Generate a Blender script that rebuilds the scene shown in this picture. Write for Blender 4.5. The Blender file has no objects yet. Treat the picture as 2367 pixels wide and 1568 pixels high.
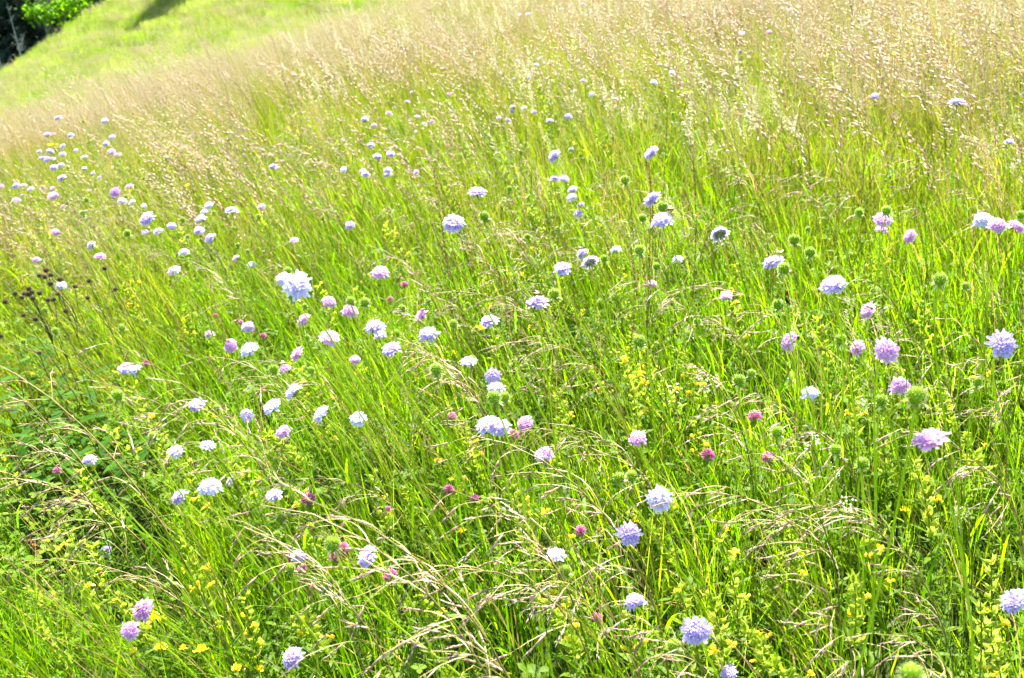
import bpy, math, random
import numpy as np
from mathutils import Vector, Matrix, Euler

random.seed(11)
rng = np.random.default_rng(11)
R = math.radians
scene = bpy.context.scene
COL = scene.collection

# ------------------------------------------------------------------ camera, sky, sun, exposure
CAM_Z = 1.40
PITCH = R(27)
HFOV = R(54)
cam_d = bpy.data.cameras.new('camera')
cam = bpy.data.objects.new('camera', cam_d)
COL.objects.link(cam)
cam.location = (0, 0, CAM_Z)
cam.rotation_euler = (R(90) - PITCH, 0, 0)
cam_d.sensor_width = 36
cam_d.angle = HFOV
cam_d.clip_start = 0.02
cam_d.clip_end = 3000
cam_d.dof.use_dof = True
cam_d.dof.focus_distance = 1.75
cam_d.dof.aperture_fstop = 9.0
scene.camera = cam

SUN_EL, SUN_AZ = R(52), R(3)          # azimuth from +Y (the way the camera looks), positive to +X
SUN = Vector((math.cos(SUN_EL) * math.sin(SUN_AZ), math.cos(SUN_EL) * math.cos(SUN_AZ), math.sin(SUN_EL)))
world = bpy.data.worlds.new('World')
scene.world = world
world.use_nodes = True
wn = world.node_tree
wn.nodes.clear()
sky = wn.nodes.new('ShaderNodeTexSky')
sky.sky_type = 'NISHITA'
sky.sun_disc = False
sky.sun_elevation = SUN_EL
sky.sun_rotation = SUN_AZ
sky.dust_density = 1.5
bg = wn.nodes.new('ShaderNodeBackground')
bg.inputs['Strength'].default_value = 0.085
wo = wn.nodes.new('ShaderNodeOutputWorld')
wn.links.new(sky.outputs[0], bg.inputs[0])
wn.links.new(bg.outputs[0], wo.inputs[0])
sun_d = bpy.data.lights.new('sun', 'SUN')
sun_d.energy = 5.0
sun_d.angle = R(0.55)
sun_d.color = (1.0, 0.955, 0.87)
sun = bpy.data.objects.new('sun', sun_d)
COL.objects.link(sun)
sun.location = (0, 20, 40)
sun.rotation_euler = SUN.to_track_quat('Z', 'Y').to_euler()
vs = scene.view_settings
vs.view_transform = 'Standard'
vs.look = 'None'
vs.gamma = 1.0
vs.use_curve_mapping = False
vs.exposure = 2.6
cy = scene.cycles
cy.max_bounces = 5
cy.diffuse_bounces = 3
cy.glossy_bounces = 2
cy.transmission_bounces = 4
cy.transparent_max_bounces = 2
cy.use_denoising = True
cy.adaptive_threshold = 0.03
cy.sample_clamp_indirect = 6.0

# ------------------------------------------------------------------ picture coordinates -> rays (photo seen 2367 px wide)
FPX = (2367 / 2) / math.tan(HFOV / 2)
CP, SP = math.cos(PITCH), math.sin(PITCH)


def ray(px, py):
    r = (px - 1183.5) / FPX
    u = (784 - py) / FPX
    return Vector((r, CP + SP * u, -SP + CP * u))


def at_depth(px, py, d):
    return Vector((0, 0, CAM_Z)) + ray(px, py) * d


# ------------------------------------------------------------------ the lie of the land (thin-plate surface through surveyed points)
CTRL = []


def gp(x, y, z):
    CTRL.append((x, y, z))


for x, y, z in ((0, 0, .0), (1.2, 0, .14), (-1.2, 0, -.12), (0, 1.4, .02), (1.2, 1.4, .17), (-1.2, 1.4, -.16), (0, 3, .0), (2, 3, .25), (-2, 3, -.33),
                (0, 6, -.12), (3.4, 6, .28), (-3.2, 5.4, -.62), (5, 9, .35), (1.5, 9, -.2), (9, 12, .7), (4, 14, -.3), (12, 22, 0.0), (6, 22, -1.0), (20, 30, 1.0), (0, -3, .05), (4, -3, .4), (-4, -3, -.4),
                (-8, 2, -1.8), (8, 2, .9)):
    gp(x, y, z)


def gray(px, py, y, canopy):
    d = ray(px, py)
    p = Vector((0, 0, CAM_Z)) + d * (y / d.y)
    gp(p.x, p.y, p.z - canopy)


gray(0, 292, 7.4, .42)
gray(480, 150, 9.5, .42)
gray(930, 0, 13.0, .42)
gp(-7.0, 12, -2.75)
gp(-4.6, 15, -2.35)
gp(-3.0, 19, -2.2)
gp(-14, 10, -4.6)
gray(0, 225, 24, .35)
gray(300, 180, 22, .35)
gray(0, 183, 42, .3)
gray(218, 20, 44, .3)
gray(420, 0, 37, .2)
gray(700, 0, 30, .3)
gp(-13, 46, -4.0)
gp(-7, 45, -2.2)
gp(-23, 56, -11.0)
gp(-31, 46, -13.0)
gp(-34, 62, -16.5)
gp(-50, 60, -20)
gp(-40, 30, -15)
gp(0, 50, .5)
gp(25, 60, 6)
gp(-10, 70, -7)
gp(-30, 85, -17)
gp(-60, 90, -20)
gp(20, 90, 6)
C = np.array(CTRL)


def _phi(r2):
    return np.where(r2 > 1e-12, 0.5 * r2 * np.log(np.maximum(r2, 1e-12)), 0.0)


_n = len(C)
_r2 = ((C[:, None, :2] - C[None, :, :2]) ** 2).sum(-1)
_A = np.zeros((_n + 3, _n + 3))
_A[:_n, :_n] = _phi(_r2) + np.eye(_n) * 0.02
_A[:_n, _n] = 1
_A[:_n, _n + 1:] = C[:, :2]
_A[_n, :_n] = 1
_A[_n + 1:, :_n] = C[:, :2].T
_W = np.linalg.solve(_A, np.concatenate([C[:, 2], np.zeros(3)]))


def ground_z(x, y):
    x = np.clip(np.asarray(x, float), -62, 32)
    y = np.clip(np.asarray(y, float), -8, 95)
    out = np.zeros(x.shape)
    fx, fy = x.ravel(), y.ravel()
    o = np.empty(len(fx))
    for i in range(0, len(fx), 20000):
        a, b = fx[i:i + 20000], fy[i:i + 20000]
        r2 = (a[:, None] - C[None, :, 0]) ** 2 + (b[:, None] - C[None, :, 1]) ** 2
        o[i:i + 20000] = _phi(r2) @ _W[:_n] + _W[_n] + _W[_n + 1] * a + _W[_n + 2] * b
    return o.reshape(x.shape)


def gz(x, y):
    return float(ground_z(np.array([x]), np.array([y]))[0])


# ------------------------------------------------------------------ materials
MATS = {}


def new_mat(name):
    m = bpy.data.materials.new(name)
    m.use_nodes = True
    m.node_tree.nodes.clear()
    MATS[name] = m
    return m, m.node_tree.nodes, m.node_tree.links


def leaf_mat(name, cols, trans_gain=(1.5, 1.6, 0.8), trans=0.45, rough=0.45, spec=0.35, patch=0.35, patch_scale=0.7, rand=0.25, sat=1.0):
    """thin leaf or petal: base colour ramp over per-blade tint + plant random + patches of ground; light passes through it"""
    m, N, L = new_mat(name)
    att = N.new('ShaderNodeAttribute')
    att.attribute_name = 'tint'
    oi = N.new('ShaderNodeObjectInfo')
    geo = N.new('ShaderNodeNewGeometry')
    noi = N.new('ShaderNodeTexNoise')
    noi.inputs['Scale'].default_value = patch_scale
    noi.inputs['Detail'].default_value = 2.5
    L.new(geo.outputs['Position'], noi.inputs['Vector'])

    def mad(a, mul, add=None):
        n = N.new('ShaderNodeMath')
        n.operation = 'MULTIPLY_ADD'
        L.new(a, n.inputs[0])
        n.inputs[1].default_value = mul
        if add is None:
            n.inputs[2].default_value = 0
        elif isinstance(add, (int, float)):
            n.inputs[2].default_value = add
        else:
            L.new(add, n.inputs[2])
        return n.outputs[0]
    own = max(0.05, 1 - patch - rand)
    v = mad(att.outputs['Fac'], own)
    v = mad(oi.outputs['Random'], rand * .6, v)
    pa = N.new('ShaderNodeAttribute')
    pa.attribute_name = 'prand'
    v = mad(pa.outputs['Fac'], rand, v)
    nz = mad(noi.outputs['Fac'], 2.2 * patch, -0.6 * patch)
    ad = N.new('ShaderNodeMath')
    ad.operation = 'ADD'
    ad.use_clamp = True
    L.new(v, ad.inputs[0])
    L.new(nz, ad.inputs[1])
    ramp = N.new('ShaderNodeValToRGB')
    el = ramp.color_ramp.elements
    while len(el) > 1:
        el.remove(el[-1])
    for i, (p, c) in enumerate(cols):
        e = el[0] if i == 0 else el.new(p)
        e.position = p
        e.color = (*c, 1)
    L.new(ad.outputs[0], ramp.inputs[0])
    pr = N.new('ShaderNodeBsdfPrincipled')
    pr.inputs['Roughness'].default_value = rough
    pr.inputs['Specular IOR Level'].default_value = spec
    L.new(ramp.outputs[0], pr.inputs['Base Color'])
    tr = N.new('ShaderNodeBsdfTranslucent')
    mul = N.new('ShaderNodeMix')
    mul.data_type = 'RGBA'
    mul.blend_type = 'MULTIPLY'
    mul.inputs[0].default_value = 1
    L.new(ramp.outputs[0], mul.inputs[6])
    mul.inputs[7].default_value = (*trans_gain, 1)
    L.new(mul.outputs[2], tr.inputs['Color'])
    mx = N.new('ShaderNodeMixShader')
    mx.inputs[0].default_value = trans
    L.new(pr.outputs[0], mx.inputs[1])
    L.new(tr.outputs[0], mx.inputs[2])
    out = N.new('ShaderNodeOutputMaterial')
    L.new(mx.outputs[0], out.inputs[0])
    return m


G_DEEP, G_MID, G_YEL = (.038, .100, .002), (.088, .205, .0025), (.188, .275, .004)
STRAW = (.40, .34, .17)
leaf_mat('grass', [(.05, G_DEEP), (.5, G_MID), (.86, G_YEL), (1, (.27, .305, .012))], (2.0, 1.95, .3), .54, .55, .07, .3, .8, .2)
leaf_mat('slope_grass', [(.05, (.052, .105, .004)), (.45, (.115, .185, .007)), (.8, (.21, .255, .02)), (1, (.34, .33, .10))], (1.7, 1.6, .5), .48, .55, .08, .4, .9, .25)
leaf_mat('dead_blade', [(0, (.24, .19, .06)), (.6, (.38, .31, .12)), (1, (.48, .42, .22))], (1.3, 1.2, .8), .4, .55, .1, .2, .8, .3)
leaf_mat('hill_grass', [(0, (.085, .19, .006)), (.3, (.15, .25, .014)), (.58, (.24, .30, .06)), (.9, (.43, .40, .22))], (1.4, 1.4, .8), .42, .6, .06, .5, .6, .25)
leaf_mat('herb_leaf', [(0, (.04, .105, .003)), (.5, (.095, .175, .004)), (1, (.18, .245, .008))], (1.9, 2.0, .3), .52, .5, .10, .3, 1.2, .25)
leaf_mat('stem_green', [(0, (.085, .16, .006)), (.6, (.17, .24, .010)), (1, (.27, .30, .03))], (1.6, 1.7, .5), .35, .5, .15, .2, .8, .4)
leaf_mat('hairy_stem', [(0, (.20, .31, .015)), (1, (.34, .42, .05))], (1.6, 1.6, .6), .5, .5, .12, .1, .8, .5)
leaf_mat('straw_stem', [(0, (.14, .15, .03)), (.5, (.28, .22, .07)), (1, (.34, .24, .10))], (1.4, 1.3, .8), .3, .45, .4, .3, .8, .4)
leaf_mat('spikelet', [(0, (.24, .15, .12)), (.35, (.40, .28, .21)), (.7, (.52, .41, .29)), (1, (.62, .54, .40))], (1.3, 1.2, 1.0), .42, .4, .4, .2, .6, .3)
leaf_mat('tan_panicle', [(0, (.29, .245, .165)), (.5, (.45, .405, .285)), (1, (.60, .57, .44))], (1.25, 1.22, 1.05), .48, .6, .12, .4, .5, .3)
leaf_mat('pale_plume', [(0, (.46, .44, .26)), (1, (.66, .64, .48))], (1.2, 1.2, 1.0), .5, .5, .3, .1, .6, .3)
leaf_mat('petal_lilac', [(0, (.50, .41, .73)), (.5, (.67, .59, .86)), (1, (.82, .77, .93))], (1.15, 1.1, 1.1), .48, .6, .1, 0, 1, .45)
leaf_mat('petal_pink', [(0, (.68, .40, .66)), (.5, (.80, .55, .79)), (1, (.88, .72, .88))], (1.15, 1.05, 1.1), .48, .6, .1, 0, 1, .45)
leaf_mat('petal_pale', [(0, (.66, .62, .86)), (.5, (.79, .76, .93)), (1, (.88, .87, .95))], (1.1, 1.1, 1.05), .48, .6, .1, 0, 1, .45)
leaf_mat('anther', [(0, (.62, .42, .66)), (1, (.86, .78, .88))], (1, 1, 1), .3, .6, .1, 0, 1, .3)
leaf_mat('bract', [(0, (.11, .19, .008)), (1, (.26, .33, .04))], (1.5, 1.6, .6), .4, .5, .1, 0, 1, .4)
leaf_mat('seed_ball', [(0, (.12, .23, .003)), (.6, (.21, .34, .005)), (1, (.36, .46, .02))], (1.5, 1.5, .4), .45, .6, .1, 0, 1, .4)
leaf_mat('bristle', [(0, (.46, .56, .16)), (1, (.74, .78, .45))], (1.1, 1.1, .8), .55, .5, .1, 0, 1, .3)
leaf_mat('dry_head', [(0, (.075, .048, .032)), (.5, (.16, .11, .075)), (1, (.34, .26, .18))], (1.2, 1.1, 1), .3, .6, .1, 0, 1, .4)
leaf_mat('dark_stem', [(0, (.05, .07, .018)), (1, (.11, .12, .035))], (1.4, 1.4, .8), .2, .5, .3, 0, 1, .5)
leaf_mat('clover_petal', [(0, (.48, .11, .30)), (.5, (.66, .24, .46)), (1, (.80, .48, .62))], (1.2, 1.0, 1.1), .45, .55, .15, 0, 1, .3)
leaf_mat('clover_wilted', [(0, (.16, .06, .035)), (1, (.40, .18, .12))], (1.2, 1.0, 1.0), .35, .6, .2, 0, 1, .3)
leaf_mat('rattle_calyx', [(0, (.25, .36, .02)), (.5, (.37, .46, .045)), (1, (.53, .57, .10))], (1.35, 1.4, .6), .5, .45, .12, .1, .8, .4)
leaf_mat('yellow_petal', [(0, (.82, .58, .01)), (.5, (.88, .74, .03)), (1, (.90, .84, .14))], (1.15, 1.1, .6), .4, .45, .3, 0, 1, .3)
leaf_mat('white_petal', [(0, (.70, .72, .60)), (1, (.85, .85, .80))], (1.1, 1.1, 1), .4, .5, .2, 0, 1, .3)
leaf_mat('sorrel_seed', [(0, (.30, .10, .04)), (.6, (.46, .20, .07)), (1, (.55, .34, .14))], (1.4, 1.1, .8), .45, .5, .2, 0, 1, .3)
leaf_mat('tree_leaf', [(0, (.06, .15, .004)), (.5, (.12, .25, .005)), (1, (.20, .34, .008))], (2.2, 2.3, .4), .55, .5, .08, .2, .3, .2)
leaf_mat('needle', [(0, (.010, .028, .014)), (.6, (.020, .045, .020)), (1, (.035, .065, .025))], (1.3, 1.4, .9), .2, .6, .2, .3, .2, .2)
leaf_mat('undergrowth_leaf', [(0, (.012, .036, .014)), (1, (.035, .075, .022))], (1.6, 1.7, .9), .35, .5, .2, .3, .3, .2)


def solid(name, c1, c2, scale, rough=.8, bump=0.0):
    m, N, L = new_mat(name)
    geo = N.new('ShaderNodeNewGeometry')
    noi = N.new('ShaderNodeTexNoise')
    noi.inputs['Scale'].default_value = scale
    noi.inputs['Detail'].default_value = 6
    L.new(geo.outputs['Position'], noi.inputs['Vector'])
    ramp = N.new('ShaderNodeValToRGB')
    ramp.color_ramp.elements[0].position = .3
    ramp.color_ramp.elements[1].position = .7
    ramp.color_ramp.elements[0].color = (*c1, 1)
    ramp.color_ramp.elements[1].color = (*c2, 1)
    L.new(noi.outputs[0], ramp.inputs[0])
    pr = N.new('ShaderNodeBsdfPrincipled')
    pr.inputs['Roughness'].default_value = rough
    pr.inputs['Specular IOR Level'].default_value = .08
    L.new(ramp.outputs[0], pr.inputs['Base Color'])
    if bump:
        b = N.new('ShaderNodeBump')
        b.inputs['Strength'].default_value = bump
        L.new(noi.outputs[0], b.inputs['Height'])
        L.new(b.outputs[0], pr.inputs['Normal'])
    out = N.new('ShaderNodeOutputMaterial')
    L.new(pr.outputs[0], out.inputs[0])
    return m


solid('soil', (.016, .034, .005), (.034, .050, .010), 9, .95, .6)
solid('bark', (.10, .085, .065), (.22, .20, .17), 6, .9, .6)
solid('pale_bark', (.30, .29, .26), (.52, .50, .46), 5, .8, .4)
solid('bee_body', (.05, .028, .01), (.30, .16, .03), 500, .6)
leaf_mat('bee_wing', [(0, (.35, .33, .28)), (1, (.5, .48, .42))], (1, 1, 1), .6, .2, .5, 0, 1, .2)
M = MATS


# ------------------------------------------------------------------ mesh building
class MB:
    def __init__(s):
        s.v, s.f, s.t, s.m = [], [], [], []
        s.mats = []

    def mi(s, mat):
        if mat not in s.mats:
            s.mats.append(mat)
        return s.mats.index(mat)

    def add(s, verts, faces, tint, mat):
        o = len(s.v)
        s.v.extend([tuple(p) for p in verts])
        s.t.extend([tint] * len(verts))
        k = s.mi(mat)
        for f in faces:
            s.f.append(tuple(i + o for i in f))
            s.m.append(k)

    def ribbon(s, pts, widths, side, tint, mat):
        vs, fs = [], []
        n = len(pts)
        for i, p in enumerate(pts):
            if i == n - 1 and widths[i] < 1e-5:
                vs.append(p)
            else:
                vs.append(p - side * (widths[i] / 2))
                vs.append(p + side * (widths[i] / 2))
        for i in range(n - 1):
            a = 2 * i
            if i == n - 2 and widths[-1] < 1e-5:
                fs.append((a, a + 1, a + 2))
            else:
                fs.append((a, a + 1, a + 3, a + 2))
        s.add(vs, fs, tint, mat)

    def tube(s, pts, radii, tint, mat, n=5):
        vs, fs = [], []
        up = Vector((0, 1, 0))
        for i, p in enumerate(pts):
            d = (pts[min(i + 1, len(pts) - 1)] - pts[max(i - 1, 0)]).normalized()
            a = d.cross(up)
            if a.length < 1e-3:
                a = d.cross(Vector((1, 0, 0)))
            a.normalize()
            b = d.cross(a)
            for k in range(n):
                w = 2 * math.pi * k / n
                vs.append(p + (a * math.cos(w) + b * math.sin(w)) * radii[i])
        for i in range(len(pts) - 1):
            for k in range(n):
                k2 = (k + 1) % n
                fs.append((i * n + k, i * n + k2, (i + 1) * n + k2, (i + 1) * n + k))
        s.add(vs, fs, tint, mat)

    def spindle(s, p, d, length, width, tint, mat, n=4, mid=.4, flat=1.0):
        d = d.normalized()
        a = d.cross(Vector((0.3, 0.2, 1))).normalized()
        b = d.cross(a)
        vs = [p]
        for k in range(n):
            w = 2 * math.pi * k / n + .4
            vs.append(p + d * (length * mid) + (a * math.cos(w) + b * math.sin(w) * flat) * (width / 2))
        vs.append(p + d * length)
        fs = []
        for k in range(n):
            k2 = (k + 1) % n
            fs += [(0, 1 + k2, 1 + k), (n + 1, 1 + k, 1 + k2)]
        s.add(vs, fs, tint, mat)

    def ball(s, c, rx, ry, rz, tint, mat, nu=8, nv=5, rot=None):
        vs, fs = [], []
        for j in range(nv + 1):
            th = math.pi * j / nv
            for i in range(nu):
                ph = 2 * math.pi * i / nu
                q = Vector((rx * math.sin(th) * math.cos(ph), ry * math.sin(th) * math.sin(ph), rz * math.cos(th)))
                if rot is not None:
                    q = rot @ q
                vs.append(c + q)
        for j in range(nv):
            for i in range(nu):
                i2 = (i + 1) % nu
                fs.append((j * nu + i, j * nu + i2, (j + 1) * nu + i2, (j + 1) * nu + i))
        s.add(vs, fs, tint, mat)

    def leaf(s, p, d, nrm, length, width, tint, mat, droop=.2, stations=(0, .25, .55, .8, 1), prof=(.12, .8, 1, .6, 0), fold=.18):
        """ovate or lance leaf with a midrib fold and a droop"""
        d = d.normalized()
        side = d.cross(nrm)
        if side.length < 1e-3:
            side = d.cross(Vector((1, 0, .1)))
        side.normalize()
        up = side.cross(d).normalized()
        vs, fs = [], []
        for t, w in zip(stations, prof):
            c = p + d * (length * t) - up * (droop * length * t * t)
            h = width / 2 * w
            vs += [c - side * h + up * (h * fold), c, c + side * h + up * (h * fold)]
        for i in range(len(stations) - 1):
            a = 3 * i
            fs += [(a, a + 1, a + 4, a + 3), (a + 1, a + 2, a + 5, a + 4)]
        s.add(vs, fs, tint, mat)

    def mesh(s, name, smooth=True):
        me = bpy.data.meshes.new(name)
        me.from_pydata(s.v, [], s.f)
        for mt in s.mats:
            me.materials.append(M[mt])
        me.polygons.foreach_set('material_index', s.m)
        if smooth:
            me.polygons.foreach_set('use_smooth', [True] * len(s.f))
        at = me.attributes.new('tint', 'FLOAT', 'POINT')
        at.data.foreach_set('value', s.t)
        me.update()
        return me


U = random.uniform


def vec(az, el):
    return Vector((math.cos(el) * math.cos(az), math.cos(el) * math.sin(az), math.sin(el)))


WIND = math.pi          # the wind blows towards -x


def curve_pts(base, az, a0, a1, length, n, power=1.4):
    """bending stalk: angle from vertical grows from a0 to a1 along it"""
    pts = [base.copy()]
    p = base.copy()
    for i in range(n):
        s = (i + .5) / n
        a = a0 + (a1 - a0) * s ** power
        p = p + Vector((math.sin(a) * math.cos(az), math.sin(a) * math.sin(az), math.cos(a))) * (length / n)
        pts.append(p.copy())
    return pts


def blade(mb, base, length, width, mat='grass', n=5, wind=.35, spread=.5, tint=None):
    az = random.gauss(WIND, 1.0) if random.random() < wind * 1.6 else U(0, 2 * math.pi)
    a0 = abs(random.gauss(0, .16)) + U(0, spread * .4)
    a1 = a0 + abs(random.gauss(.55, .5))
    pts = curve_pts(base, az, a0, a1, length, n, U(1.2, 2.4))
    tw = U(-1.2, 1.2)
    side = Vector((-math.sin(az + tw), math.cos(az + tw), U(-.2, .2))).normalized()
    ws = [width * w for w in np.interp(np.linspace(0, 1, n + 1), [0, .3, .7, 1], [.7, 1, .75, 0])]
    ws[-1] = 0
    if mat in ('grass', 'slope_grass') and random.random() < (.07 if mat == 'grass' else .14):
        mat = 'dead_blade'
    mb.ribbon(pts, ws, side, U(0, 1) if tint is None else tint, mat)


def link(name, data, parent=None):
    o = bpy.data.objects.new(name, data)
    COL.objects.link(o)
    if parent is not None:
        o.parent = parent
    return o


def tag(o, label, cat=None, group=None, kind=None):
    o['label'] = label
    if cat:
        o['category'] = cat
    if group:
        o['group'] = group
    o['kind'] = kind or 'thing'
    return o


# ------------------------------------------------------------------ scatter of uncountable growth (geometry nodes; sources are plain meshes)
REAL = ('meadow_grass', 'ground_herbs')       # the near layers are one real mesh each


def make_scatter(name, meshes, P, rotz, tilt, scl, idx, label, category='grass'):
    n = len(P)
    me = bpy.data.meshes.new(name)
    me.vertices.add(n)
    me.vertices.foreach_set('co', np.asarray(P, dtype=np.float32).ravel())
    rot = np.zeros((n, 3), np.float32)
    rot[:, 0] = tilt[:, 0]
    rot[:, 1] = tilt[:, 1]
    rot[:, 2] = rotz
    a = me.attributes.new('rot', 'FLOAT_VECTOR', 'POINT')
    a.data.foreach_set('vector', rot.ravel())
    a = me.attributes.new('scl', 'FLOAT', 'POINT')
    a.data.foreach_set('value', np.asarray(scl, dtype=np.float32))
    a = me.attributes.new('prand', 'FLOAT', 'POINT')
    a.data.foreach_set('value', rng.uniform(0, 1, n).astype(np.float32))
    a = me.attributes.new('pick', 'INT', 'POINT')
    a.data.foreach_set('value', np.asarray(idx, dtype=np.int32))
    ob = link(name, me)
    ng = bpy.data.node_groups.new(name + '_nodes', 'GeometryNodeTree')
    ng.interface.new_socket('Geometry', in_out='INPUT', socket_type='NodeSocketGeometry')
    ng.interface.new_socket('Geometry', in_out='OUTPUT', socket_type='NodeSocketGeometry')
    N, L = ng.nodes, ng.links
    gi, go = N.new('NodeGroupInput'), N.new('NodeGroupOutput')
    geo2i = N.new('GeometryNodeGeometryToInstance')
    for m_ in reversed(meshes):
        src = bpy.data.objects.new(m_.name, m_)
        oi = N.new('GeometryNodeObjectInfo')
        oi.inputs['Object'].default_value = src
        L.new(oi.outputs['Geometry'], geo2i.inputs[0])
    m2p = N.new('GeometryNodeMeshToPoints')
    L.new(gi.outputs[0], m2p.inputs[0])
    iop = N.new('GeometryNodeInstanceOnPoints')
    L.new(m2p.outputs[0], iop.inputs['Points'])
    L.new(geo2i.outputs[0], iop.inputs['Instance'])
    iop.inputs['Pick Instance'].default_value = True

    def named(nm, typ):
        q = N.new('GeometryNodeInputNamedAttribute')
        q.data_type = typ
        q.inputs['Name'].default_value = nm
        return q.outputs['Attribute']
    L.new(named('pick', 'INT'), iop.inputs['Instance Index'])
    e2r = N.new('FunctionNodeEulerToRotation')
    L.new(named('rot', 'FLOAT_VECTOR'), e2r.inputs[0])
    L.new(e2r.outputs[0], iop.inputs['Rotation'])
    L.new(named('scl', 'FLOAT'), iop.inputs['Scale'])
    if name in REAL:
        rz = N.new('GeometryNodeRealizeInstances')
        L.new(iop.outputs[0], rz.inputs[0])
        L.new(rz.outputs[0], go.inputs[0])
    else:
        L.new(iop.outputs[0], go.inputs[0])
    md = ob.modifiers.new('scatter', 'NODES')
    md.node_group = ng
    tag(ob, label, category, None, 'stuff')
    return ob


HALF = HFOV / 2 + R(9)


def fan(d0, d1, density, extra=0.0):
    """points on the ground in the widened view fan between two distances"""
    area = HALF * (d1 * d1 - d0 * d0)
    n = int(area * density)
    d = np.sqrt(rng.uniform(d0 * d0, d1 * d1, n))
    a = rng.uniform(-HALF, HALF, n)
    x, y = d * np.sin(a), d * np.cos(a)
    if d0 < 2:
        x = x * 1.15
    return np.stack([x, y, ground_z(x, y)], 1)


def vnoise(x, y, scale, seed):
    """smooth value noise 0..1"""
    g = np.random.default_rng(seed).uniform(0, 1, (64, 64))
    u, v = x / scale + 31.7, y / scale + 17.3
    i, j = np.floor(u).astype(int), np.floor(v).astype(int)
    fu, fv = u - i, v - j
    fu, fv = fu * fu * (3 - 2 * fu), fv * fv * (3 - 2 * fv)
    i0, i1, j0, j1 = i % 64, (i + 1) % 64, j % 64, (j + 1) % 64
    return (g[i0, j0] * (1 - fu) + g[i1, j0] * fu) * (1 - fv) + (g[i0, j1] * (1 - fu) + g[i1, j1] * fu) * fv


# ------------------------------------------------------------------ the ground sheet
def build_ground():
    def axis(lo, hi, n, k, c):
        t = np.linspace(-1, 1, n)
        s = np.sinh(t * k) / math.sinh(k)
        return np.where(s < 0, c + s * (c - lo), c + s * (hi - c))
    xs = axis(-420, 420, 221, 7, -1)
    ys = axis(-300, 520, 221, 7, 4)
    X, Y = np.meshgrid(xs, ys, indexing='ij')
    Z = ground_z(X, Y) - .01
    nx, ny = X.shape
    V = np.stack([X.ravel(), Y.ravel(), Z.ravel()], 1)
    i, j = np.meshgrid(np.arange(nx - 1), np.arange(ny - 1), indexing='ij')
    a = (i * ny + j).ravel()
    F = np.stack([a, a + ny, a + ny + 1, a + 1], 1)
    me = bpy.data.meshes.new('ground')
    me.from_pydata(V.tolist(), [], F.tolist())
    me.polygons.foreach_set('use_smooth', [True] * len(F))
    me.materials.append(M['soil'])
    o = link('ground', me)
    tag(o, 'sloping earth of the hillside meadow under the grass', None, None, 'structure')


build_ground()


# ------------------------------------------------------------------ source plants of the uncountable layers
def grass_tuft(i, nb=14, lo=.14, hi=.38, wid=(.0018, .0042), n=5, rad=.035, mat='grass', wind=.35):
    mb = MB()
    for _ in range(nb):
        r, a = rad * math.sqrt(random.random()), U(0, 6.3)
        L = U(lo, hi)
        blade(mb, Vector((r * math.cos(a), r * math.sin(a), -.01)), L, U(*wid), mat, n, wind)
    return mb.mesh('grass_tuft')


def herb_clump(i):
    mb = MB()
    kind = i % 3
    for _ in range(7 if kind else 9):
        az = U(0, 6.3)
        L = U(.08, .26)
        pts = curve_pts(Vector((U(-.02, .02), U(-.02, .02), -.01)), az, .1, U(.3, .9), L, 4)
        mb.tube(pts, [.0009] * 5, U(0, 1), 'stem_green', 3)
        top = pts[-1]
        t = U(0, 1)
        if kind == 0:                       # trefoil leaves
            for k in range(3):
                a2 = az + k * 2.09
                mb.leaf(top, vec(a2, U(-.1, .5)), Vector((0, 0, 1)), U(.014, .022), U(.011, .016), t, 'herb_leaf', .15, prof=(.15, .8, 1, .85, .25))
        elif kind == 1:                     # lance leaves in pairs
            for q in (2, 3, 4):
                for sgn in (0, math.pi):
                    mb.leaf(pts[q], vec(az + 1.5 + sgn + q, U(.1, .7)), Vector((0, 0, 1)), U(.025, .045), U(.006, .011), t + U(-.2, .2), 'herb_leaf', .3)
        else:                               # feathery divided leaves
            d = (pts[-1] - pts[-2]).normalized()
            for q in range(6):
                pq = pts[1] + (pts[-1] - pts[1]) * (q / 5)
                for sgn in (-1, 1):
                    sd = d.cross(Vector((0, 0, 1))).normalized() * sgn
                    mb.leaf(pq, sd + d * .6, Vector((0, 0, 1)), U(.012, .022), U(.003, .006), t, 'herb_leaf', .2)
    return mb.mesh('herb_clump')


def culm_tuft(i):
    mb = MB()
    for _ in range(4):
        r, a = .04 * math.sqrt(random.random()), U(0, 6.3)
        az = WIND + random.gauss(0, .55)
        pts = curve_pts(Vector((r * math.cos(a), r * math.sin(a), -.01)), az, U(.1, .35), U(.45, 1.0), U(.38, .62), 7, 1.5)
        mb.tube(pts, list(np.linspace(.0011, .0005, 8)), U(0, 1), 'stem_green' if random.random() < .75 else 'straw_stem', 3)
        la = az + random.gauss(0, .8)
        k = random.choice((2, 3, 4))
        lp = curve_pts(pts[k], la, U(.2, .5), U(.8, 1.5), U(.1, .2), 5, 1.3)
        mb.ribbon(lp, [.0025, .0036, .0034, .0028, .0016, 0], Vector((-math.sin(la), math.cos(la), .1)), U(0, 1), 'grass')
    return mb.mesh('culm_tuft')


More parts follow.
